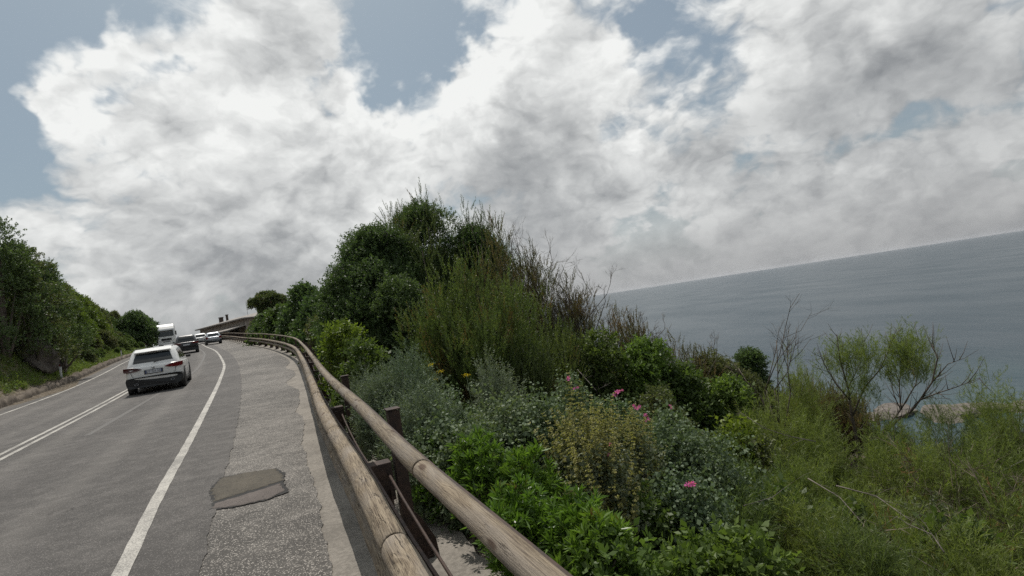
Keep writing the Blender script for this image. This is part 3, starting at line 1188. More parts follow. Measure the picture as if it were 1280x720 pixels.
    for side in (-1, 1):
        # rear door and front door windows, quarter light
        for (ya, yb, yc, yd) in (((-.58, .20, .20, -.52)), ((.27, 1.02, .46, .27))):
            grid = []
            for z in [1.065, 1.15, 1.25, 1.34, 1.42, 1.475]:
                t = (z - 1.065) / .41
                a = ya * (1 - t) + yd * t; b = yb * (1 - t) + yc * t
                grid.append(panel([(a + (b - a) * q, z) for q in np.linspace(0, 1, 4)], 'side', side))
            sheet('side_window', grid, M['glass'], side < 0)
        grid = []
        for z in [1.09, 1.18, 1.27, 1.36, 1.44]:
            t = (z - 1.09) / .35
            a = -1.52 * (1 - t) + -1.22 * t; b = -.66
            grid.append(panel([(a + (b - a) * q, z) for q in np.linspace(0, 1, 4)], 'side', side))
        sheet('side_window', grid, M['glass'], side < 0)
    # --- rear lamps
    for side in (-1, 1):
        if suv:
            poly = [(.34, .895), (.48, .945), (.66, .985), (.925, .995), (.935, .90), (.92, .84), (.72, .825), (.50, .85)]
        else:
            poly = [(.60, .80), (.60, .98), (.74, 1.06), (.885, 1.06), (.91, .95), (.90, .78), (.74, .75)]
        poly = [(side * x, z) for x, z in poly]
        mb = MB(); prism_y(mb, poly if side > 0 else poly[::-1], -2.20, -1.98, inset=.03)
        mb.v = [tuple(S3 @ Vector((v[0], v[1] + (.10 * max(0, (abs(v[0]) - .6) / .3)**1.5 if v[1] < -2.1 else 0) - .04, v[2]))) for v in mb.v]
        mb.build('tail_lamp', lens if side > 0 else (M['dark_red_lens'] if detail == 2 else lens), root)
        # head lamps
        poly = [(side * x, z) for x, z in [(.48, .70), (.46, .78), (.66, .83), (.84, .84), (.86, .76), (.72, .69)]]
        mb = MB(); prism_y(mb, poly, 2.165, 1.98)
        mb.v = [tuple(S3 @ Vector((v[0], v[1] - (.16 * max(0, (abs(v[0]) - .5) / .35)**1.3 if v[1] > 2.1 else 0) + .005, v[2]))) for v in mb.v]
        mb.build('headlight', M['clear_lens'], root)
    # --- bumper, cladding
    bm_m = M['black_plastic'] if lower_black else paint_m
    mb = MB()
    poly = [(-.80, .24), (-.90, .34), (-.918, .52), (-.88, .60), (-.70, .625), (.70, .625), (.88, .60), (.918, .52), (.90, .34), (.80, .24)]
    prism_y(mb, poly, -2.275, -1.90, inset=.03)
    mb.v = [tuple(S3 @ Vector((v[0], v[1] + (.12 * max(0, (abs(v[0]) - .62) / .3)**1.6 if v[1] < -2.1 else 0), v[2]))) for v in mb.v]
    mb.build('rear_bumper', bm_m, root)
    mb = MB()
    prism_y(mb, [(-.84, .24), (-.86, .46), (-.55, .52), (.55, .52), (.86, .46), (.84, .24)], 2.20, 1.90)
    mb.v = [tuple(S3 @ Vector((v[0], v[1] - (.16 * max(0, (abs(v[0]) - .5) / .35)**1.5 if v[1] > 2.1 else 0), v[2]))) for v in mb.v]
    mb.build('front_bumper', M['black_plastic'], root)
    for side in (-1, 1):
        mb = MB()
        mb.box((side * .895, 0, .27), (.06, 1.9, .12), bev=.01)
        mb.v = [tuple(S3 @ Vector(v)) for v in mb.v]
        mb.build('sill', bm_m, root)
    # --- wheels
    wm = wheel_meshes()
    for side in (-1, 1):
        for yw in (-1.36, 1.37):
            hub = Vector((side * .80 * sx, yw * sy, .352))
            mb = MB()
            Q = Matrix.Translation((side * .70 * sx, yw * sy, .37)) @ Matrix.Rotation(R(90 * side), 4, 'Y')
            mb.lathe([(.0, .0), (.0, .2165), (.40, .2165), (.425, .205), (.425, 0)], 32, Q)
            mb.build('dark_arch_disc', M['black_plastic'], root)  # black disc on the uncut body: arch cladding plus painted shade of the hollow
            wroot = link('wheel', wm['tyre'], root); wroot.location = hub
            if side < 0: wroot.rotation_euler = (0, 0, R(180))
            wroot.name = 'wheel'
            link('rim', wm['rim'], wroot)
    # --- plate
    mb = MB(); mb.box((0, -2.222 * sy, .775 * sz), (.52, .012, .11), bev=.003); pl = mb.build('number_plate', M['plate_white'], root)
    if detail >= 2:
        mb = MB(); mb.box((0, -2.214 * sy, .775 * sz), (.58, .010, .155), bev=.003); mb.build('plate_frame', M['black_plastic'], root)
        if plate:
            text_mesh('plate_text', plate, .098, M['plate_ink'], pl, Matrix.Translation((0, -2.230 * sy, .775 * sz)) @ Matrix.Rotation(R(90), 4, 'X'))
            mb = MB(); mb.box((-.238, -2.2295 * sy, .775 * sz), (.038, .002, .104)); mb.box((.238, -2.2295 * sy, .775 * sz), (.038, .002, .104)); mb.build('plate_band', M['plate_blue'], pl)
        mb = MB()
        Q = Matrix.Translation((0, -2.20, .905)) @ Matrix.Rotation(R(90), 4, 'X')
        mb.lathe([(.036, 0), (.046, .012), (.036, .02), (.036, 0)], 20, Q)
        for k in range(3):
            a = R(90 + 120 * k); mb.tube([(0, -2.212, .905), (.04 * math.cos(a), -2.212, .905 + .04 * math.sin(a))], [.007, .003], 5)
        mb.build('badge', M['chrome'], root)
        mb = MB(); mb.tube([(.02, -2.06, 1.085), (.06, -2.055, 1.10), (.36, -2.035, 1.13)], [.014, .010, .005], 6); mb.build('wiper', M['black_plastic'], root)
        for side in (-1, 1):
            mb = MB(); Q = Matrix.Translation((side * .56, -2.235, .38)) @ Matrix.Rotation(R(90), 4, 'X') @ Matrix.Diagonal((1.7, 1, 1, 1))
            mb.lathe([(.038, -.02), (.038, .045), (.030, .045), (.030, -.02)], 20, Q); mb.build('exhaust_tip', M['alloy'], root)
            mb = MB(); mb.tube([(side * .60, -1.5, 1.565), (side * .605, -1.35, 1.605), (side * .60, -.3, 1.625), (side * .595, .1, 1.60), (side * .59, .2, 1.565)], .012, 6); mb.build('roof_rail', M['black_plastic'], root)
            mb = MB()
            for yh in (.16, -.72): mb.box((side * .915, yh, .90), (.03, .16, .022), bev=.006)
            mb.build('door_handle', paint_m, root)
            mb = MB()
            for yh in (.24, -.62, 1.05): mb.box((side * .9155, yh, .66), (.004, .008, .62))
            mb.box((side * .9155, .2, .42), (.004, 1.66, .008))
            mb.build('door_gap', M['black_plastic'], root)
        mb = MB()
        mb.add([(-.58, -1.86, 1.475), (.58, -1.86, 1.475), (.58, -1.62, 1.565), (-.58, -1.62, 1.565), (-.56, -1.86, 1.50), (.56, -1.86, 1.50), (.54, -1.56, 1.598), (-.54, -1.56, 1.598)],
               [(3, 2, 1, 0), (4, 5, 6, 7), (0, 1, 5, 4), (1, 2, 6, 5), (2, 3, 7, 6), (3, 0, 4, 7)])
        mb.build('spoiler', paint_m, root)
        mb = MB(); mb.box((0, -1.868, 1.489), (.30, .014, .016)); mb.build('brake_lamp', M['dark_red_lens'], root)
        mb = MB(); mb.add([(-.02, -1.42, 1.60), (.02, -1.42, 1.60), (.02, -1.25, 1.60), (-.02, -1.25, 1.60), (0, -1.40, 1.67)], [(0, 1, 4), (1, 2, 4), (2, 3, 4), (3, 0, 4)]); mb.build('aerial', paint_m, root)
        mb = MB()
        for (xa, za, xb, zb) in ((-.66, .66, .66, .66), (-.66, .66, -.70, .82), (.66, .66, .70, .82)):
            mb.tube([(xa, -2.19, za), (xb, -2.19, zb)], .007, 5)
        mb.build('tailgate_gap', M['black_plastic'], root)
    for side in (-1, 1):
        mb = MB(); mb.box((side * .95, .80, 1.06), (.17, .10, .11), bev=.03); mb.v = [tuple(S3 @ Vector(v)) for v in mb.v]; mb.build('door_mirror', M['black_plastic'] if lower_black else paint_m, root)
    return root


def hdg(y, fx=Ex):
    return math.degrees(math.atan(-(fx(y + .5) - fx(y - .5))))


def on_road(y, d):
    x, yy = off(Ex, y, d)
    return float(x), float(yy), float(base_g(x, yy)) + .02


def place_car(y, d, **kw):
    x, yy, z = on_road(y, d)
    return (x, yy, z), float(hdg(y)) + kw.get('dh', 0)


def tilt(o):
    # follow the slope of the road
    o.rotation_mode = 'XYZ'
    x, y, z = o.location
    a = o.rotation_euler.z
    fx_, fy_ = -math.sin(a), math.cos(a)
    s = float(base_g(x + fx_, y + fy_) - base_g(x - fx_, y - fy_)) / 2
    o.rotation_euler = (math.atan(s), 0, a)


c1 = car('white_suv', (-14.30, 22.30, float(base_g(-14.3, 22.3)) + .02), 27.0, 'white hatchback SUV with black lower bumper driving away, nearest car in the lane', 'car', M['white_paint'], plate='GT 764 XL')
tilt(c1)
c2 = car('dark_suv', (-30.75, 52.1, float(base_g(-30.75, 52.1)) + .02), 31.0, 'black SUV driving away ahead of the nearest white SUV', 'car', M['dark_paint'], L=4.5, W=1.88, H=1.68, detail=1, suv=True)
tilt(c2)
c3 = car('white_hatchback', (-38.15, 70.4, float(base_g(-38.15, 70.4)) + .02), 31.0, 'pale hatchback stopped on the shoulder beside the log guard rail, nearest of the parked cars', 'car', M['silver_paint'], L=4.1, W=1.76, H=1.50, detail=1, suv=False, group='cars stopped by the roadside building')
tilt(c3)
c4 = car('silver_car', (-45.9, 81.3, float(base_g(-45.9, 81.3)) + .02), 32.0, 'white car just beyond the pale hatchback on the shoulder', 'car', M['white_paint'], L=4.2, W=1.78, H=1.52, detail=1, suv=False, group='cars stopped by the roadside building')
tilt(c4)

def truck():
    x, y, z = on_road(99, -4.35)
    root = empty('lorry', (x, y, z), R(hdg(103) + 180), 'white articulated lorry coming down the road towards the viewer', 'lorry')
    W_ = 2.5
    white = M['white_paint']
    mb = MB()
    # cab: local +y forward (towards viewer)
    prof = [(2.3, .55), (2.36, 1.1), (2.34, 1.75), (2.14, 2.75), (1.98, 3.1), (1.5, 3.55), (.9, 3.9), (0, 3.95), (0, .55)]
    n = len(prof)
    vs = [(-W_ / 2, a, b) for a, b in prof] + [(W_ / 2, a, b) for a, b in prof]
    mb.add(vs, [tuple(range(n)), tuple(range(2 * n - 1, n - 1, -1))] + [(i, i + n, (i + 1) % n + n, (i + 1) % n) for i in range(n)])
    cab = mb.build('cab', white, root)
    bv = cab.modifiers.new('bev', 'BEVEL'); bv.width = .07; bv.segments = 3
    mb = MB(); mb.add([(-1.12, 2.365, 1.82), (1.12, 2.365, 1.82), (1.08, 2.20, 2.66), (-1.08, 2.20, 2.66)], [(0, 1, 2, 3)]); mb.build('windscreen', M['glass'], root)
    mb = MB(); mb.box((0, 2.22, 2.80), (2.3, .30, .10), bev=.02); mb.build('sun_visor', M['black_plastic'], root)
    mb = MB(); mb.box((0, 2.37, 1.28), (1.5, .05, .42), bev=.02); mb.box((0, 2.385, .86), (1.0, .04, .16), bev=.01); mb.build('grille', M['black_plastic'], root)
    mb = MB(); mb.box((0, 2.40, 1.12), (1.5, .03, .05)); mb.build('grille_bar', M['alloy'], root)
    mb = MB(); mb.box((0, 2.33, .62), (2.5, .26, .42), bev=.06); mb.build('bumper', white, root)
    for s in (-1, 1):
        mb = MB(); mb.box((s * .98, 2.44, .70), (.40, .08, .18), bev=.03); mb.build('headlight', M['clear_lens'], root)
        mb = MB(); mb.box((s * 1.45, 2.15, 2.25), (.20, .12, .72), bev=.03); mb.tube([(s * 1.2, 2.1, 2.5), (s * 1.45, 2.15, 2.5)], .02, 6); mb.build('mirror', M['black_plastic'], root)
        mb = MB(); mb.add([(s * 1.262, 1.0, 1.80), (s * 1.262, 2.05, 1.80), (s * 1.262, 1.9, 2.6), (s * 1.262, 1.0, 2.6)], [(0, 1, 2, 3)]); mb.build('side_window', M['glass'], root)
        for yw in (1.35, -2.3, -9.5, -10.8, -12.1):
            mb = MB(); Q = Matrix.Translation((s * 1.08, yw, .50)) @ Matrix.Rotation(R(90), 4, 'Y')
            mb.lathe([(0, -.15), (.46, -.16), (.50, -.12), (.50, .12), (.46, .16), (0, .15)], 24, Q); mb.build('wheel', M['rubber'], root)
    mb = MB(); mb.box((0, -6.6, 2.58), (2.55, 13.6, 2.82), bev=.04); mb.build('trailer', simple('trailer_white', (.62, .62, .60), .45, var=.08), root)
    mb = MB(); mb.box((0, -5.5, .95), (1.0, 14.5, .25)); mb.build('chassis', M['black_plastic'], root)


truck()

# ------------------------------------------------------------------ roadside building
def m_stonewall():
    m, T = mat('stone_wall')
    p = opos(T)
    q = T.vmath('MULTIPLY', p, (1, 1, 1.8))
    e = T.voro(q, 2.6, 'DISTANCE_TO_EDGE', 'Distance')
    cv = T.voro(q, 2.6, 'F1', 'Color')
    sep = T.node('ShaderNodeSeparateColor'); T.l.new(cv, sep.inputs[0])
    c = T.mix(sep.outputs[0], (.20, .16, .13), (.40, .34, .28))
    c = T.mix(T.ramp(e, .02, .06), (.24, .22, .20), c)
    T.put(T.b.inputs['Base Color'], c); T.b.inputs['Roughness'].default_value = .9
    T.l.new(T.bump(e, .6, .05), T.b.inputs['Normal'])
    return m


M['stone_wall'] = m_stonewall()
M['roof_tile'] = simple('roof_tile', (.26, .235, .21), .85, var=.25, vscale=2)
M['plaster'] = simple('plaster', (.42, .40, .37), .9, var=.1)
M['dark_timber'] = simple('dark_timber', (.05, .035, .025), .8, var=.3, vscale=10)
M['window_glass'] = simple('window_glass', (.02, .024, .028), .1)
M['galvanised'] = simple('galvanised', (.22, .22, .22), .5, .6)


def building():
    A = Vector((-60.5, 107.5)); B = Vector((-43.5, 90.5))
    L_ = (B - A).length
    ang = math.atan2(B.y - A.y, B.x - A.x)
    x, y = A
    z = 3.2
    z = 2.95
    root = empty('stone_building', (x, y, z), ang, 'long single storey stone building with low tiled roof and porch behind the guard rail', 'building')
    # local x along the front (towards the viewer), +y away from the road
    Dp = 9.0; Hh = 3.6
    mb = MB()
    mb.box((L_ / 2, Dp / 2, Hh / 2 - 1), (L_, Dp, Hh + 2)); mb.build('wall', M['stone_wall'], root)
    ov = .7
    z0 = Hh
    vs = [(-ov, -ov, z0), (L_ + ov, -ov, z0), (L_ + ov, Dp + ov, z0), (-ov, Dp + ov, z0), (5.0, Dp / 2, z0 + 1.0), (L_ - 5.0, Dp / 2, z0 + 1.0)]
    vs += [(v[0], v[1], v[2] - .18) for v in vs[:4]]
    mb = MB(); mb.add(vs, [(0, 1, 5, 4), (1, 2, 5), (2, 3, 4, 5), (3, 0, 4), (0, 6, 7, 1), (1, 7, 8, 2), (2, 8, 9, 3), (3, 9, 6, 0), (9, 8, 7, 6)])
    rf = mb.build('roof', M['roof_tile'], root)
    for cxx, hh in ((3.2, 1.15), (6.6, 1.5)):
        mb = MB(); cw = .62 if hh < 1.3 else .34
        mb = MB(); mb.box((cxx, 3.0, z0 + .9), (cw, cw, 1.1 * hh)); mb.box((cxx, 3.0, z0 + .9 + .55 * hh + .05), (cw + .14, cw + .14, .12)); mb.build('chimney', M['dark_timber'], rf)
    mb = MB(); mb.tube([(15.5, 3.6, z0 + .9), (15.5, 3.6, z0 + 3.3)], .03, 6)
    for k in range(5): mb.tube([(15.0 - .0, 3.6, z0 + 2.5 + k * .16), (16.0, 3.6, z0 + 2.5 + k * .16)], .015, 4)
    mb.build('aerial', M['galvanised'], rf)
    # porch towards the near end
    mb = MB()
    mb.add([(12.5, -3.0, 1.9), (L_ + .3, -3.0, 1.9), (L_ + .3, -.02, 2.5), (12.5, -.02, 2.5), (12.5, -3.0, 1.75), (L_ + .3, -3.0, 1.75), (L_ + .3, -.02, 2.35), (12.5, -.02, 2.35)],
           [(0, 1, 2, 3), (7, 6, 5, 4), (0, 4, 5, 1), (1, 5, 6, 2), (3, 7, 4, 0)])
    mb.build('porch_roof', M['roof_tile'], root)
    for k in range(4):
        mb = MB(); mb.box((12.9 + k * 3.2, -2.8, .2), (.18, .18, 3.2)); mb.build('porch_post', M['dark_timber'], root)
    for cxx in (2.0, 5.6, 8.6, 12.5, 16.2, 20, 24, 28):
        if cxx < L_ - 1:
            mb = MB(); mb.box((cxx, -.03, 1.7), (1.1, .08, 1.3)); w = mb.build('window', M['plaster'], root)
            mb = MB(); mb.box((cxx - .25, -.075, 1.7), (.42, .02, 1.1)); mb.box((cxx + .25, -.075, 1.7), (.42, .02, 1.1)); mb.build('pane', M['window_glass'], w)
    mb = MB(); mb.box((7.2, -.06, 1.0), (.12, .12, 5.2)); mb.build('drainpipe', M['plaster'], root)


building()

# ------------------------------------------------------------------ delineator posts
M['post_white'] = simple('post_white', (.60, .60, .57), .6, var=.1)
M['post_black'] = simple('post_black', (.02, .02, .02), .6)


def delineator(y, label):
    x, yy = off(Ex, y, -(RW(y) + .42))
    z = float(ground_z(x, yy)) - .05
    root = empty('marker_post', (float(x), float(yy), z), R(float(hdg(y))), label, 'marker post', 'white roadside marker posts')
    mb = MB(); mb.box((0, 0, .45), (.11, .08, .95), bev=.012); mb.build('shaft', M['post_white'], root)
    mb = MB(); mb.box((0, 0, .90), (.112, .082, .18), bev=.012); b = mb.build('black_band', M['post_black'], root)
    mb = MB(); mb.box((0, -.043, .90), (.05, .006, .12)); mb.build('reflector', M['red_lens'], b)


def solve_y(ratio, d):
    ys = np.arange(5, 120, .1)
    x, yy = off(Ex, ys, d)
    return float(ys[np.argmin(np.abs(-x / yy - ratio))])


delineator(solve_y(.82, -8.4), 'white marker post on the grassy bank, nearest of the row')
delineator(solve_y(.717, -8.4), 'white marker post on the grassy bank, second of the row up the road')
delineator(solve_y(.680, -8.4), 'small white marker post up the bank beside the white SUV roof, farthest of the row')


# ------------------------------------------------------------------ rocks
def rock_mesh(seed, sx, sy, sz):
    rnd = np.random.RandomState(seed)
    bm = bmesh.new()
    bmesh.ops.create_icosphere(bm, subdivisions=4, radius=1)
    ph = rnd.uniform(0, 6, (8, 3)); fr = rnd.uniform(1, 5, (8, 3))
    pl = rnd.normal(size=(14, 3)); pl /= np.linalg.norm(pl, axis=1)[:, None]
    for v in bm.verts:
        p = np.array(v.co)
        r = 1.0
        for q in pl:
            c = p @ q
            if c > .72: r = min(r, .72 / c + .03)
        r += .05 * sum(math.sin(float(fr[i] @ p * 2 + ph[i, 0])) for i in range(8)) * .35
        v.co = Vector(p * r) * 1
        v.co.x *= sx; v.co.y *= sy; v.co.z *= sz
    me = bpy.data.meshes.new('rock')
    bm.to_mesh(me); bm.free(); me.materials.append(M['rock'])
    return me


yr = solve_y(.866, -9.6)
for k, (dy, dd, s, lab) in enumerate([(0, -9.6, 1.25, 'large brown rock outcrop jutting from the bank at the left edge'), (2.6, -9.2, .85, 'smaller brown rock on the bank just right of the large outcrop')]):
    x, yy = off(Ex, yr + dy, dd)
    o = link('bank_rock', rock_mesh(30 + k, s, s * 1.1, s * 1.05)); o.location = (float(x), float(yy), float(ground_z(x, yy)) + .35 * s)
    o.rotation_euler = (.2, .1, k)
    setp(o, lab, 'rock', 'rocks in the bank')
for k, (dx, dy, s) in enumerate([(-8, -3, 3.6), (-3, 1, 4.6), (3, -2, 5), (9, 1, 4.4), (14, 0, 3.4), (0, -6, 3.2)]):
    o = link('shore_rock', rock_mesh(60 + k, s * 1.3, s * .9, s * .26)); o.location = (74 + dx * .95, 109 - dx * .5 + dy, SEA_Z + .02 * s)
    o.rotation_euler = (.05, .04, k * .9)
    setp(o, ['leftmost pale flat rock at the shore beyond the open tamarisk tree', 'pale flat rock at the shore, second from the left', 'broad pale rock in the middle of the shore rocks', 'pale rock at the shore behind the tall right-hand tamarisk', 'rightmost pale rock at the shore, at the picture edge', 'pale rock nearest the camera among the shore rocks'][k], 'rock', 'rocks at the shore')

# ================================================================== plants
def m_leaf(name, dark, light, dead=None, dead_amt=0.0, trans=.38, rough=.52, spec=.32, tip=None):
    """leaf: per-leaf tone, slight patch tone per clump, light through the blade"""
    m, T = mat(name)
    at = T.node('ShaderNodeAttribute'); at.attribute_name = 'rnd'
    r = at.outputs['Fac']
    oi = T.node('ShaderNodeObjectInfo').outputs['Random']
    n = T.noise(opos(T), 2.2, 3, .6)
    f = T.math('ADD', T.math('MULTIPLY', r, .62), T.math('MULTIPLY', T.ramp(n, .3, .7), .38))
    c = T.mix(f, dark, light)
    if dead:
        k = T.noise(opos(T), 1.7, 4, .65, w=3.3)
        kk = T.ramp(T.math('ADD', k, T.math('MULTIPLY', r, .25)), .82 - dead_amt, .90 - dead_amt * .6)
        c = T.mix(kk, c, dead)
    tint = T.mix(oi, (.86, .93, .86), (1.10, 1.05, 1.0))
    c = T.mix(1.0, c, tint, 'MULTIPLY')
    T.put(T.b.inputs['Base Color'], c)
    T.b.inputs['Roughness'].default_value = rough
    T.b.inputs['Specular IOR Level'].default_value = spec
    tr = T.node('ShaderNodeBsdfTranslucent')
    T.put(tr.inputs['Color'], T.mix(1.0, c, (1.25, 1.35, .65), 'MULTIPLY'))
    ms = T.node('ShaderNodeMixShader'); ms.inputs[0].default_value = trans
    T.l.new(T.b.outputs[0], ms.inputs[1]); T.l.new(tr.outputs[0], ms.inputs[2])
    T.l.new(ms.outputs[0], T.out.inputs[0])
    return m


G = {
    'holm': m_leaf('holm_oak_leaf', (0.031, 0.054, 0.023), (0.125, 0.184, 0.077)),
    'juniper': m_leaf('juniper_needle', (0.052, 0.078, 0.025), (0.199, 0.243, 0.089), (.17, .10, .045), .14),
    'juniper_dk': m_leaf('dark_juniper_needle', (0.037, 0.056, 0.024), (0.138, 0.176, 0.073), (.13, .08, .045), .10),
    'heath': m_leaf('heath_needle', (0.054, 0.056, 0.025), (0.186, 0.179, 0.09), (.17, .115, .075), .24),
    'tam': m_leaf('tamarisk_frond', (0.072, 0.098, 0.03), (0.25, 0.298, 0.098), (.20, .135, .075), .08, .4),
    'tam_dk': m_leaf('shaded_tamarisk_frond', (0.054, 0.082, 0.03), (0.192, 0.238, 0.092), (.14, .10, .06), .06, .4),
    'mallow': m_leaf('grey_green_leaf', (0.063, 0.095, 0.05), (0.23, 0.282, 0.179), None, 0, .25, .6, .25),
    'silver': m_leaf('silvery_leaf', (0.081, 0.108, 0.077), (0.256, 0.301, 0.218), None, 0, .2, .65, .2),
    'spike': m_leaf('yellow_green_bract', (0.108, 0.113, 0.036), (0.422, 0.397, 0.179), None, 0, .35, .6, .25),
    'spike_leaf': m_leaf('woolly_leaf', (0.054, 0.077, 0.045), (0.256, 0.282, 0.192), None, 0, .25, .6, .25),
    'bright': m_leaf('fleshy_bright_leaf', (.065, .120, .018), (.200, .320, .060), (.18, .10, .04), .04, .35, .38, .5),
    'lime': m_leaf('lime_leaf', (0.063, 0.099, 0.016), (0.243, 0.294, 0.058), None, 0, .4),
    'maq': m_leaf('broad_leaf', (0.036, 0.059, 0.018), (0.147, 0.198, 0.061), (.13, .09, .04), .05),
    'maq2': m_leaf('broad_leaf_fresh', (0.054, 0.09, 0.022), (0.205, 0.282, 0.077)),
    'maq3': m_leaf('broad_leaf_olive', (0.047, 0.06, 0.026), (0.177, 0.191, 0.091), (.13, .10, .055), .10),
    'hill_fresh': m_leaf('hill_leaf_fresh', (.045, .072, .020), (.135, .190, .052)),
    'hill_lime': m_leaf('hill_leaf_lime', (.055, .085, .018), (.170, .215, .050)),
    'weed': m_leaf('weed_leaf', (0.045, 0.077, 0.02), (0.166, 0.23, 0.07), (.22, .17, .09), .08, .35),
    'pink': m_leaf('pink_petal', (.55, .08, .33), (.75, .22, .52), None, 0, .35, .6, .2),
    'yellow': m_leaf('yellow_petal', (.60, .42, .03), (.80, .62, .06), None, 0, .3, .6, .2),
    'dry': m_leaf('dry_twig', (.10, .08, .06), (.25, .21, .17), None, 0, .0, .85, .15),
    'dead': m_leaf('dead_frond', (.16, .08, .035), (.30, .17, .09), None, 0, .2, .8, .15),
}
M['bark'] = simple('bark', (.10, .080, .062), .9, var=.4, vscale=8, bump=.5)
M['bark_grey'] = simple('grey_bark', (.145, .125, .105), .9, var=.4, vscale=9, bump=.5)


def unit(a):
    return a / np.maximum(np.linalg.norm(a, axis=-1, keepdims=True), 1e-9)


def kites(base, d, length, width, rs_, fold=0.0, at=.45, droop=0.0):
    """one kite shaped blade per row"""
    n = len(base)
    d = unit(d)
    ref = unit(rs_.normal(size=(n, 3)))
    s = unit(np.cross(d, ref))
    nn = np.cross(s, d)
    L_ = np.asarray(length).reshape(-1, 1); W_ = np.asarray(width).reshape(-1, 1)
    mid = base + d * L_ * at
    tip = base + d * L_ + np.array([0, 0, -1.0]) * droop * L_
    V = np.stack([base, mid + s * W_ / 2 + nn * fold * W_, tip, mid - s * W_ / 2 + nn * fold * W_], 1)
    return V


